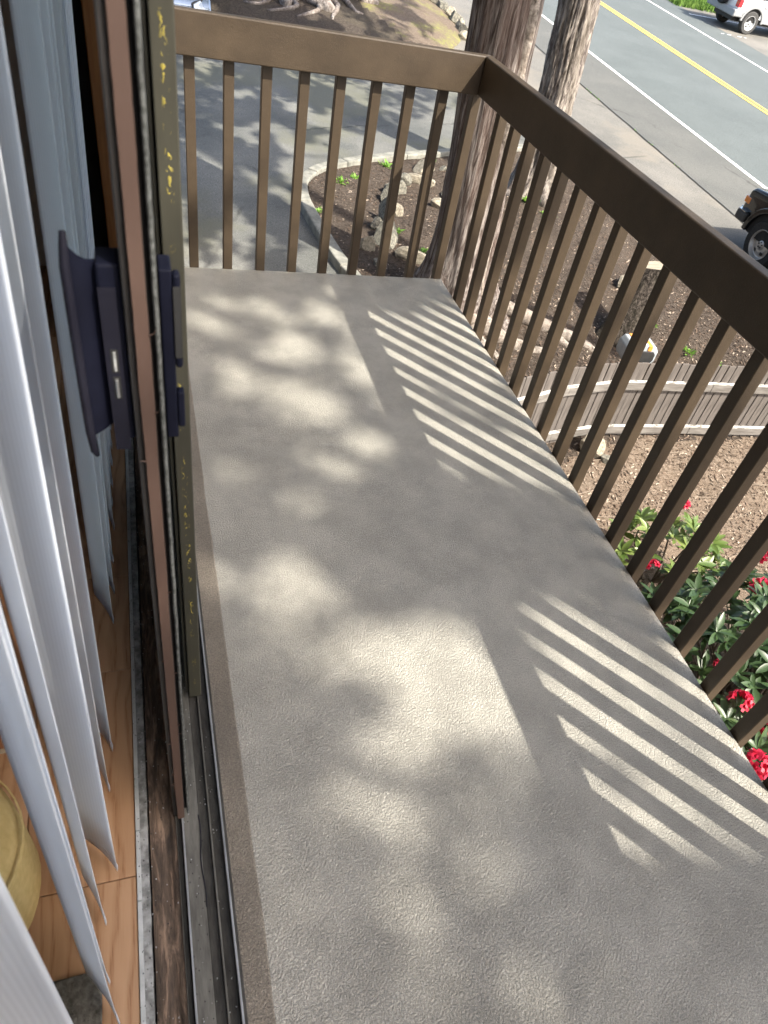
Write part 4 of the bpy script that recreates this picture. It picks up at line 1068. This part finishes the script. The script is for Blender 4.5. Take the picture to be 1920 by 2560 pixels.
# ------------------------------------------------------------------ fence and the box behind it
FH = 0.93
FP = [(2.5, 3.86), (3.6, 4.17), (4.2, 4.25), (5.3, 4.19), (6.5, 4.10), (8.2, 4.0)]
fence = empty("wooden_fence", (4.2, 4.25, G(4.2, 4.25)))
tag(fence, "low weathered grey board fence with two rails beyond the balcony", "fence")
lens = [0]
for a, b in zip(FP[:-1], FP[1:]): lens.append(lens[-1] + (Vector(b) - Vector(a)).length)
def fpt(s):
    for i in range(len(FP) - 1):
        if s <= lens[i + 1] or i == len(FP) - 2:
            d = (Vector(FP[i + 1]) - Vector(FP[i])).normalized(); p = Vector(FP[i]) + d * (s - lens[i]); return p, d
bw = 0.092
mb = MB(); mb.box(-bw / 2 + .003, bw / 2 - .003, 0, .016, 0, FH); board = mb.build("board", 'fence', fence, bevel=.003, seg=1)
r = random.Random(17); s = bw / 2; k = 0
while s < lens[-1]:
    p, d = fpt(s); o = board if k == 0 else sub_part(board, fence)
    o.location = Vector((p.x, p.y, G(p.x, p.y) + .01 + r.uniform(-.012, .012))) - fence.location
    o.rotation_euler = (r.uniform(-.006, .006), r.uniform(-.008, .008), atan2(d.y, d.x) + r.uniform(-.02, .02)); s += bw; k += 1
for zc in (.16, .70):
    for i in range(len(FP) - 1):
        a, b = Vector(FP[i]), Vector(FP[i + 1]); d = (b - a).normalized(); n_ = Vector((d.y, -d.x))
        if n_.y > 0: n_ = -n_
        for nm, m, z0_, z1_, o0, o1 in (("fence_rail", 'fence_rail', zc - .045, zc + .044, .003, .044), ("peeling_paint", 'peeling', zc + .0445, zc + .0475, .004, .0435)):
            mb = MB(); q = [a + n_ * o0 + d * .002, b + n_ * o0 - d * .002, b + n_ * o1 - d * .002, a + n_ * o1 + d * .002]
            mb.add([(v.x, v.y, G(v.x, v.y) + z0_) for v in q] + [(v.x, v.y, G(v.x, v.y) + z1_) for v in q], [(0, 3, 2, 1), (4, 5, 6, 7), (0, 1, 5, 4), (1, 2, 6, 5), (2, 3, 7, 6), (3, 0, 4, 7)])
            mb.build(nm, m, fence, True, bevel=.003 if nm == "fence_rail" else 0, seg=1)
bx = empty("utility_box", (4.42, 4.43, G(4.4, 4.4)), (0, 0, radians(-8)))
tag(bx, "grey and orange striped box with a black front on a post behind the fence", "box")
mb = MB(); mb.box(-.05, .05, -.05, .05, -.02, .86); mb.build("post", 'fence', bx, bevel=.004)
prof = [(-.145, 0), (.145, 0), (.165, .05), (.165, .15), (.125, .20), (-.125, .20), (-.165, .15), (-.165, .05)]
mb = MB(); mb.prism(prof, -.10, .12, 'y'); c_ = mb.build("casing", 'box_grey', bx, bevel=.012); c_.location = (0, 0, .86)
mb = MB(); mb.prism([(-.12, .03), (.12, .03), (.135, .06), (.135, .125), (.11, .15), (-.11, .15), (-.135, .125), (-.135, .06)], -.116, -.102, 'y'); o = mb.build("front_panel", 'trim_black', bx, bevel=.004); o.location = (0, 0, .86)
mb = MB(); mb.box(-.125, .125, -.112, -.1, .008, .024); o = mb.build("orange_trim", 'orange', bx, bevel=.003); o.location = (0, 0, .86)
mb = MB(); mb.box(-.142, -.134, -.114, -.1, .03, .15); o = mb.build("pale_trim", 'box_white', bx, bevel=.002); o.location = (0, 0, .86)
for x0, x1, m in ((-.085, -.045, 'orange'), (-.044, .044, 'box_white'), (.045, .085, 'orange')):
    mb = MB(); mb.box(x0, x1, -.098, .118, .198, .206); o = mb.build("top_stripe", m, bx, bevel=.002); o.location = (0, 0, .86)
for x0, x1, m in ((-.085, -.045, 'orange'), (.045, .085, 'orange')):
    mb = MB(); mb.box(x0, x1, -.107, -.099, .155, .204); o = mb.build("front_stripe", m, bx, bevel=.002); o.location = (0, 0, .86)

# ------------------------------------------------------------------ rhododendrons and weeds
def leaf_shape(l, w, droop, fold):
    xs = [0, .18, .42, .68, .88, 1.0]; ws = [.10, .62, 1.0, .86, .45, .02]
    vs = []; 
    for t, q in zip(xs, ws):
        z = -droop * l * t * t; vs += [(t * l, -w * q, z + fold * w * q), (t * l, 0, z), (t * l, w * q, z + fold * w * q)]
    fs = []
    for i in range(5):
        for k in range(2): fs.append((i * 3 + k, i * 3 + k + 1, i * 3 + 4 + k, i * 3 + 3 + k))
    return vs, fs
def leaf_me(mat, l, w, dr, fo):
    mb = MB(); mb.add(*leaf_shape(l, w, dr, fo)); o = mb.build("leaf", mat, None, smooth=True); me = o.data; bpy.data.objects.remove(o); return me
LEAVES = {m: [leaf_me(m, .115, .018, .18, .35), leaf_me(m, .095, .017, .32, .25), leaf_me(m, .13, .019, .10, .3)] for m in ('leaf', 'leaf_pale')}
def petal_cluster(seed, R_):
    mb = MB(); r = random.Random(seed)
    for _ in range(13):
        th = r.uniform(0, 2 * pi); ph = math.acos(r.uniform(.05, 1)); d = Vector((sin(ph) * cos(th), sin(ph) * sin(th), cos(ph)))
        u = d.orthogonal().normalized(); w = d.cross(u); c = d * R_ * .45
        rot = r.uniform(0, 1)
        for k in range(5):
            a = rot + 2 * pi * k / 5; e = u * cos(a) + w * sin(a); f = u * cos(a + pi / 2) + w * sin(a + pi / 2)
            b0 = c; m1 = c + d * R_ * .45 + e * R_ * .18; t1_ = c + d * R_ * .55 + e * R_ * .46 + d * r.uniform(-.1, .05) * R_
            mb.add([b0, m1 + f * R_ * .17, t1_ + f * R_ * .12, t1_ - f * R_ * .12, m1 - f * R_ * .17], [(0, 1, 2, 3, 4)])
    return mb
def bush(name, label, cx, cy, rx, ry, h, nwh, mat, seed, flowers, npart, low=.25):
    gz = bed_h(cx, cy); t = empty(name, (cx, cy, gz)); tag(t, label, "bush", "flowering bushes by the balcony")
    r = random.Random(seed); wh = []; br = MB()
    stems = [(Vector((r.uniform(-.25, .25) * rx, r.uniform(-.25, .25) * ry, .02)), r.uniform(0, 6.28)) for _ in range(9)]
    for i in range(nwh):
        a = r.uniform(0, 2 * pi); q = sqrt(r.random()); z = h * (low + (1 - low) * sqrt(max(0, 1 - q * q * .85)) * r.uniform(.55, 1.0))
        p = Vector((cos(a) * q * rx, sin(a) * q * ry, z)); wh.append(p)
    for p in wh:
        s0 = min(stems, key=lambda s: (s[0].xy - p.xy * .35).length + r.random() * .1)[0]
        m1 = s0.lerp(p, .35) + Vector((r.uniform(-.08, .08), r.uniform(-.08, .08), -.05)); m2 = s0.lerp(p, .75) + Vector((r.uniform(-.06, .06), r.uniform(-.06, .06), -.03))
        if r.random() < .55: br.tube([s0, m1, m2, p], [.016, .011, .007, .004], 5)
    br.build("branches", 'twig', t, smooth=True)
    pl = []
    for p in wh:
        n = r.randint(7, 11); up = (p - Vector((0, 0, h * .2))).normalized(); up = (up * .5 + Vector((0, 0, .8))).normalized()
        q0 = up.to_track_quat('Z', 'Y').to_matrix().to_4x4()
        for k in range(n):
            e = radians(r.uniform(-5, 50)); mtx = Matrix.Translation(p + up * r.uniform(-.02, .015)) @ q0 @ Matrix.Rotation(2.4 * k + r.uniform(-.25, .25), 4, 'Z') @ Matrix.Rotation(-e, 4, 'Y') @ Matrix.Rotation(r.uniform(-.5, .5), 4, 'X') @ Matrix.Scale(r.uniform(.85, 1.3), 4)
            pl.append(mtx)
    view = Vector((CAM.x - cx, CAM.y - cy, CAM.z - gz)).normalized()
    pl.sort(key=lambda m_: -(m_.translation.dot(view)))
    for m_ in pl[:npart]:
        o = bpy.data.objects.new("leaf", r.choice(LEAVES[mat])); COL.objects.link(o); o.parent = t; o.matrix_local = m_
    mb = MB()
    for m_ in pl[npart:]:
        vs, fs = leaf_shape(.115, .019, .2, .3); mb.add([m_ @ Vector(v) for v in vs], fs)
    mb.build("foliage", mat, t, smooth=True)["kind"] = "stuff"
    for (fx, fy, fz, fr) in flowers:
        o = petal_cluster(int(fx * 100) + seed, fr).build("flower_cluster", 'petal', t); o.location = (fx - cx, fy - cy, fz - gz)
    return t
bush("rhododendron_bush", "yellow-green rhododendron bush with a few red buds, nearest the fence", 3.72, 2.30, .50, .42, .78, 46, 'leaf_pale', 5,
     [(3.93, 2.57, -1.96, .05), (3.3, 2.0, -2.0, .06)], 120)
bush("rhododendron_bush", "dark green rhododendron bush with red flower clusters beside the balcony", 3.85, 1.05, .95, 1.05, 1.05, 270, 'leaf', 6,
     [(3.03, 0.45, -1.92, .085), (3.95, 1.62, -1.90, .085), (3.20, .83, -1.92, .075), (4.2, 1.87, -1.90, .09), (3.36, 1.16, -2.05, .05), (3.3, .66, -1.98, .06)], 180)
weed_spots = [(2.72, 9.93, .09, "bright green weed tuft inside the kerb corner"), (2.98, 10.12, .08, "weed tuft just beyond the brightest one at the kerb"), (3.62, 10.66, .10, "weed tuft along the far kerb behind the rocks"), (4.5, 11.0, .07, "weed tuft at the far kerb near the cedar"),
              (3.19, 8.48, .09, "weed tuft in front of the upright slab's soil"), (3.45, 7.98, .07, "weed tuft between the rock row and the cedar"), (2.2, 8.95, .06, "weed tuft tight against the kerb"), (5.75, 9.75, .12, "weed tuft at the foot of the fissured trunk"),
              (5.9, 9.3, .09, "second weed tuft near the fissured trunk"), (6.35, 5.75, .09, "pale weed tuft right of the stump"), (5.85, 4.95, .08, "small weed tuft close behind the fence"), (6.55, 5.45, .10, "yellow-green weed tuft near the shoulder edge"), (6.1, 6.3, .07, "tiny weed tuft beside the leaning stump")]
for i, (x, y, s, lab) in enumerate(weed_spots):
    mb = MB(); r = random.Random(100 + i)
    for k in range(34):
        a = r.uniform(0, 2 * pi); e = r.uniform(.2, 1.2); l = s * r.uniform(.6, 1.4); ox, oy = r.gauss(0, s * .45), r.gauss(0, s * .45)
        d = Vector((cos(a) * cos(e), sin(a) * cos(e), sin(e))); sd = Vector((-sin(a), cos(a), 0)) * l * .16; p = Vector((ox, oy, 0))
        mb.add([p, p + d * l * .5 + sd, p + d * l + Vector((0, 0, -l * .15)), p + d * l * .5 - sd], [(0, 1, 2, 3)])
    o = mb.build("weed", 'weed'); o.location = (x, y, bed_h(x, y) - .003); tag(o, lab, "weed", "weeds in the planting bed")

# ------------------------------------------------------------------ vehicles
def arc(cx, cz, r, a0, a1, n=14): return [(cx + r * cos(a0 + (a1 - a0) * i / n), cz + r * sin(a0 + (a1 - a0) * i / n)) for i in range(n + 1)]
def wheel(car, x, y, R_, side, tyre, rim, spokes=5):
    s = side
    mb = MB(); w = .215
    mb.lathe([(.60 * R_, -w * .42), (.64 * R_, -w / 2), (.93 * R_, -w / 2), (R_, -w * .36), (R_, w * .36), (.93 * R_, w / 2), (.64 * R_, w / 2), (.60 * R_, w * .42)], 40, 'y')
    for k in range(40):
        a = 2 * pi * k / 40
        for hh in (-.055, .0, .055):
            c, q = cos(a), sin(a); c2, q2 = cos(a + .09), sin(a + .09)
            mb.add([(c * R_ * .995, hh - .02, q * R_ * .995), (c2 * R_ * .995, hh - .02, q2 * R_ * .995), (c2 * R_ * .995, hh + .02, q2 * R_ * .995), (c * R_ * .995, hh + .02, q * R_ * .995),
                    (c * R_ * 1.018, hh - .016, q * R_ * 1.018), (c2 * R_ * 1.018, hh - .016, q2 * R_ * 1.018), (c2 * R_ * 1.018, hh + .016, q2 * R_ * 1.018), (c * R_ * 1.018, hh + .016, q * R_ * 1.018)],
                   [(4, 5, 6, 7), (0, 1, 5, 4), (1, 2, 6, 5), (2, 3, 7, 6), (3, 0, 4, 7)])
    o = mb.build("wheel", tyre, car, smooth=False); o.location = (x, y, R_)
    mb = MB(); f = lambda v: s * v
    mb.lathe([(.645 * R_, f(.098)), (.625 * R_, f(.110)), (.60 * R_, f(.100)), (.56 * R_, f(.05)), (.50 * R_, f(.035)), (.42 * R_, f(.060)), (.26 * R_, f(.070)), (.20 * R_, f(.062)), (.17 * R_, f(.085)), (0.0001, f(.088))], 40, 'y')
    rm = mb.build("rim", rim, o, smooth=True)
    for k in range(spokes):
        a = 2 * pi * k / spokes + .3; c, q = cos(a), sin(a)
        def P(rr, da, h): return (rr * R_ * cos(a + da), f(h), rr * R_ * sin(a + da))
        mb = MB(); mb.add([P(.30, -.10, .0735), P(.30, .10, .0735), P(.42, .26, .0650), P(.47, 0, .0560), P(.42, -.26, .0650)], [(0, 1, 2, 3, 4)]); mb.build("wheel_slot", 'trim_black', o)
        mb = MB(); mb.lathe([(.001, .0), (.011, .0), (.012, .012), (.001, .012)], 8, 'y', (.115 * R_ * cos(a), f(.088) if s > 0 else f(.088) - .012, .115 * R_ * sin(a))); mb.build("lug_nut", 'trim_black', o)
    return o
def suv(name, label, loc, heading, paint, grey, tyre, rim, spare, chrome):
    car = empty(name, loc); car.rotation_euler = (TILT @ Matrix.Rotation(heading, 3, 'Z')).to_euler(); tag(car, label, "car")
    Wd, R_, wb = .865, .355, 1.29
    body = [(-2.03, .46), (-2.08, .70), (-2.06, 1.00), (.80, 1.03), (1.55, 1.005), (1.95, .955), (2.03, .90), (2.05, .60), (2.0, .50), (wb + .435, .46)] + arc(wb, .37, .445, .2, pi - .2)[1:-1] + [(wb - .435, .40), (-wb + .435, .40)] + arc(-wb, .37, .445, .2, pi - .2)[1:-1] + [(-wb - .435, .46)]
    mb = MB(); mb.prism(body, -Wd, Wd, 'y'); b_ = mb.build("body", paint, car, bevel=.045, seg=4)
    for p in b_.data.polygons: p.use_smooth = True
    mb = MB(); mb.box(-1.95, 1.95, -.60, .60, .30, .80); mb.build("underbody", 'trim_black', car)
    for ax in (wb, -wb):
        mb = MB(); mb.prism(arc(ax, .37, .44, 0, pi, 16), -Wd + .02, Wd - .02, 'y'); mb.build("wheel_well", 'black', car)
    mb = MB()
    top = [(-1.95, 1.01, .83), (.72, 1.01, .83), (.10, 1.60, .66), (-1.88, 1.64, .66)]
    vs = [(x, y, z) for x, z, y in top] + [(x, -y, z) for x, z, y in top]
    mb.add(vs, [(0, 1, 2, 3), (7, 6, 5, 4), (1, 5, 6, 2), (0, 3, 7, 4), (3, 2, 6, 7)]); mb.build("cabin", paint, car, bevel=.04, seg=3)
    for s in (1, -1):
        for xa, xb, xc, xd in ((-.28, .52, .08, -.30), (-1.15, -.36, -.38, -1.12), (-1.85, -1.25, -1.22, -1.78)):
            mb = MB()
            def Q(x, z): t = (z - 1.01) / .6; return (x, s * (.835 - .17 * t + .003), z)
            mb.add([Q(xa, 1.07), Q(xb, 1.07), Q(xc, 1.53), Q(xd, 1.53)], [(0, 1, 2, 3)]); mb.build("window", 'car_glass', car)
        for xa, xb in ((-.32, .70), (-1.0, -.34)):
            mb = MB(); mb.box(xa + .01, xb - .01, s * Wd - .004 if s > 0 else -Wd - .006, s * Wd + .006 if s > 0 else -Wd + .004, .50, .99); d = mb.build("door", paint, car, bevel=.006)
            mb = MB(); y0 = s * (Wd + .006); mb.box(xa + .07, xa + .21, min(y0, y0 + s * .03), max(y0, y0 + s * .03), .86, .90); mb.build("door_handle", 'trim_black' if not grey else 'trim_grey', d, bevel=.008)
        for ax in (wb, -wb):     # fender flares
            pr = arc(ax, .37, .52, .02, pi - .02, 18) + arc(ax, .37, .43, pi - .02, .02, 18)
            mb = MB(); ya, yb = s * (Wd - .03), s * (Wd + .045); mb.prism(pr, min(ya, yb), max(ya, yb), 'y'); mb.build("fender_flare", 'trim_grey' if grey else paint, car, bevel=.02, seg=3)
            wheel(car, ax, s * (Wd - .095), R_, s, tyre, rim)
        mb = MB(); ya, yb = s * (Wd - .02), s * (Wd + .02); mb.box(-wb + .5, wb - .5, min(ya, yb), max(ya, yb), .40, .50); mb.build("sill_trim", 'trim_grey' if grey else 'trim_black', car, bevel=.012)
        mb = MB(); ya, yb = s * .70, s * (Wd + .004); mb.box(1.93, 2.065, min(ya, yb), max(ya, yb), .70, .80); mb.build("turn_signal", 'amber', car, bevel=.012)
        mb = MB(); ya, yb = s * .42, s * .68; mb.box(1.99, 2.066, min(ya, yb), max(ya, yb), .70, .87); mb.build("headlight", 'lens', car, bevel=.015)
        mb = MB(); ya, yb = s * .66, s * (Wd + .006); mb.box(-2.095, -1.93, min(ya, yb), max(ya, yb), .74, 1.0); mb.build("tail_light", 'red_lens', car, bevel=.02)
        mb = MB(); ya, yb = s * (Wd + .02), s * (Wd + .2); mb.box(.48, .62, min(ya, yb), max(ya, yb), 1.02, 1.16); mb.build("mirror", 'trim_black', car, bevel=.02)
    mb = MB(); mb.add([(.745, -.74, 1.06), (.745, .74, 1.06), (.17, .60, 1.55), (.17, -.60, 1.55)], [(0, 1, 2, 3)]); mb.build("windscreen", 'car_glass', car)
    mb = MB(); mb.add([(-1.957, .70, 1.08), (-1.957, -.70, 1.08), (-1.90, -.60, 1.55), (-1.90, .60, 1.55)], [(0, 1, 2, 3)]); mb.build("rear_window", 'car_glass', car)
    fb = 'chrome' if chrome else 'trim_grey'
    mb = MB(); mb.box(2.02, 2.15, -.80, .80, .47, .61); mb.build("front_bumper", fb, car, bevel=.03, seg=3)
    for s in (1, -1):
        mb = MB(); ya, yb = s * .801, s * .93; mb.box(1.80, 2.05, min(ya, yb), max(ya, yb), .46, .60); mb.build("bumper_cap", 'trim_black' if chrome else 'trim_grey', car, bevel=.03, seg=3)
        mb = MB(); ya, yb = s * .80, s * .925; mb.box(1.86, 2.03, min(ya, yb), max(ya, yb), .602, .612); mb.build("bumper_trim", 'chrome' if chrome else 'trim_grey', car)
    mb = MB(); mb.box(-2.20, -2.05, -.90, .90, .46, .68); mb.build("rear_bumper", 'trim_grey', car, bevel=.04, seg=3)
    for s in (1, -1):
        mb = MB(); ya, yb = s * .80, s * .905; mb.box(-2.19, -1.78, min(ya, yb), max(ya, yb), .47, .67); mb.build("rear_bumper_cap", 'trim_grey', car, bevel=.035, seg=3)
    for k in range(9):
        mb = MB(); mb.box(2.03, 2.062, -.38 + k * .084, -.33 + k * .084, .68, .88); mb.build("grille_bar", paint, car, bevel=.006)
    if spare:
        mb = MB(); mb.lathe([(.20, -.09), (.32, -.10), (.345, -.07), (.345, .07), (.32, .10), (.20, .09)], 36, 'y', close=True); o = mb.build("spare_tyre", 'tyre', car); o.location = (-2.20, .06, .99); o.rotation_euler = (0, 0, pi / 2)
        mb = MB(); mb.lathe([(.225, .06), (.20, .09), (.14, .05), (.001, .07)], 30, 'y'); q = mb.build("spare_rim", rim, o, smooth=True)
        mb = MB(); mb.box(-2.11, -2.08, .50, .70, .80, .93); mb.build("number_plate", 'lens', car)
    return car
bx0, by0 = 9.95, 6.88
suv("black_suv", "shiny black boxy off-roader parked by the road, only its front corner showing", (bx0, by0, G(bx0, by0) + .006), pi / 2, 'car_black', False, 'tyre', 'rim', False, True)
wx0, wy0 = 22.95, 26.80
suv("white_suv", "white off-roader with grey flares and a spare wheel across the road", (wx0, wy0, G(wx0, wy0) + .01), 0.0, 'car_white', True, 'tyre_dusty', 'rim_white', True, False)

def saloon(loc, heading):
    car = empty("silver_car", loc); car.rotation_euler = (TILT @ Matrix.Rotation(heading, 3, 'Z')).to_euler(); tag(car, "silver-blue car nosing in beside the mound, only its bonnet showing", "car")
    Wd, R_, wb = .90, .33, 1.32
    body = [(-2.15, .40), (-2.22, .70), (-2.10, .98), (-1.2, 1.02), (.95, 1.00), (1.55, .93), (1.98, .80), (2.16, .66), (2.20, .45), (2.12, .26), (wb + .40, .24)] + arc(wb, .34, .40, -.25, pi + .25)[1:-1] + [(wb - .40, .22), (-wb + .40, .22)] + arc(-wb, .34, .40, -.25, pi + .25)[1:-1] + [(-wb - .40, .28)]
    mb = MB(); mb.prism(body, -Wd, Wd, 'y'); b_ = mb.build("body", 'car_silver', car, bevel=.07, seg=4)
    for p in b_.data.polygons: p.use_smooth = True
    top = [(-1.95, 1.0, .80), (.98, 1.0, .80), (.15, 1.46, .60), (-1.2, 1.47, .60)]
    mb = MB(); mb.add([(x, y, z) for x, z, y in top] + [(x, -y, z) for x, z, y in top], [(0, 1, 2, 3), (7, 6, 5, 4), (1, 5, 6, 2), (0, 3, 7, 4), (3, 2, 6, 7)]); mb.build("cabin", 'car_silver', car, bevel=.05, seg=3)
    mb = MB(); mb.add([(.955, -.72, 1.03), (.955, .72, 1.03), (.22, .55, 1.44), (.22, -.55, 1.44)], [(0, 1, 2, 3)]); mb.build("windscreen", 'car_glass', car)
    for s in (1, -1):
        mb = MB(); mb.add([(-1.5, s * .805, 1.04), (.75, s * .805, 1.04), (.10, s * .625, 1.42), (-1.1, s * .625, 1.42)], [(0, 1, 2, 3)]); mb.build("window", 'car_glass', car)
        for ax in (wb, -wb): wheel(car, ax, s * (Wd - .10), R_, s, 'tyre', 'rim_white')
        # swept headlight with a black surround
        def hl(g, z): return [(1.86, s * (.88 + g), .80 + z), (2.12, s * (.56 - g), .70 + z), (2.16, s * (.56 - g), .60 - z), (2.06, s * (.90 + g), .62 - z)]
        mb = MB(); mb.add(hl(0, .012) + [(x + .06, y, z + .02) for x, y, z in hl(0, .012)], [(0, 1, 2, 3), (4, 5, 6, 7), (0, 1, 5, 4), (1, 2, 6, 5), (2, 3, 7, 6), (3, 0, 4, 7)]); h_ = mb.build("headlight", 'trim_black', car, bevel=.01)
        mb = MB(); mb.add([(x + .066, y * .995, z + .024) for x, y, z in hl(-.03, -.008)] + [(x + .075, y * .99, z + .026) for x, y, z in hl(-.05, -.015)], [(4, 5, 6, 7), (0, 1, 5, 4), (1, 2, 6, 5), (2, 3, 7, 6), (3, 0, 4, 7)]); mb.build("headlight_lens", 'lens', h_)
    mb = MB(); mb.prism([(-.50, .66), (.50, .66), (.42, .42), (-.42, .42)], 2.17, 2.225, 'x'); g_ = mb.build("grille", 'trim_black', car, bevel=.01)
    for k in range(4):
        mb = MB(); mb.box(2.222, 2.232, -.46, .46, .455 + k * .05, .465 + k * .05); mb.build("grille_bar", 'trim_grey', g_)
    mb = MB(); mb.box(2.2255, 2.24, -.48, .48, .655, .675); mb.build("grille_chrome", 'chrome', g_, bevel=.004)
    mb = MB(); mb.lathe([(.001, 0), (.055, 0), (.05, .012), (.001, .014)], 20, 'y'); e_ = mb.build("bonnet_badge", 'chrome', car); e_.location = (2.238, 0, .60); e_.rotation_euler = (0, 0, -pi / 2)
    mb = MB(); mb.box(2.15, 2.25, -.86, .86, .27, .40); mb.build("front_bumper", 'trim_black', car, bevel=.03)
saloon((0.50, 17.5, G(.5, 17.5) + .004), -pi / 2)
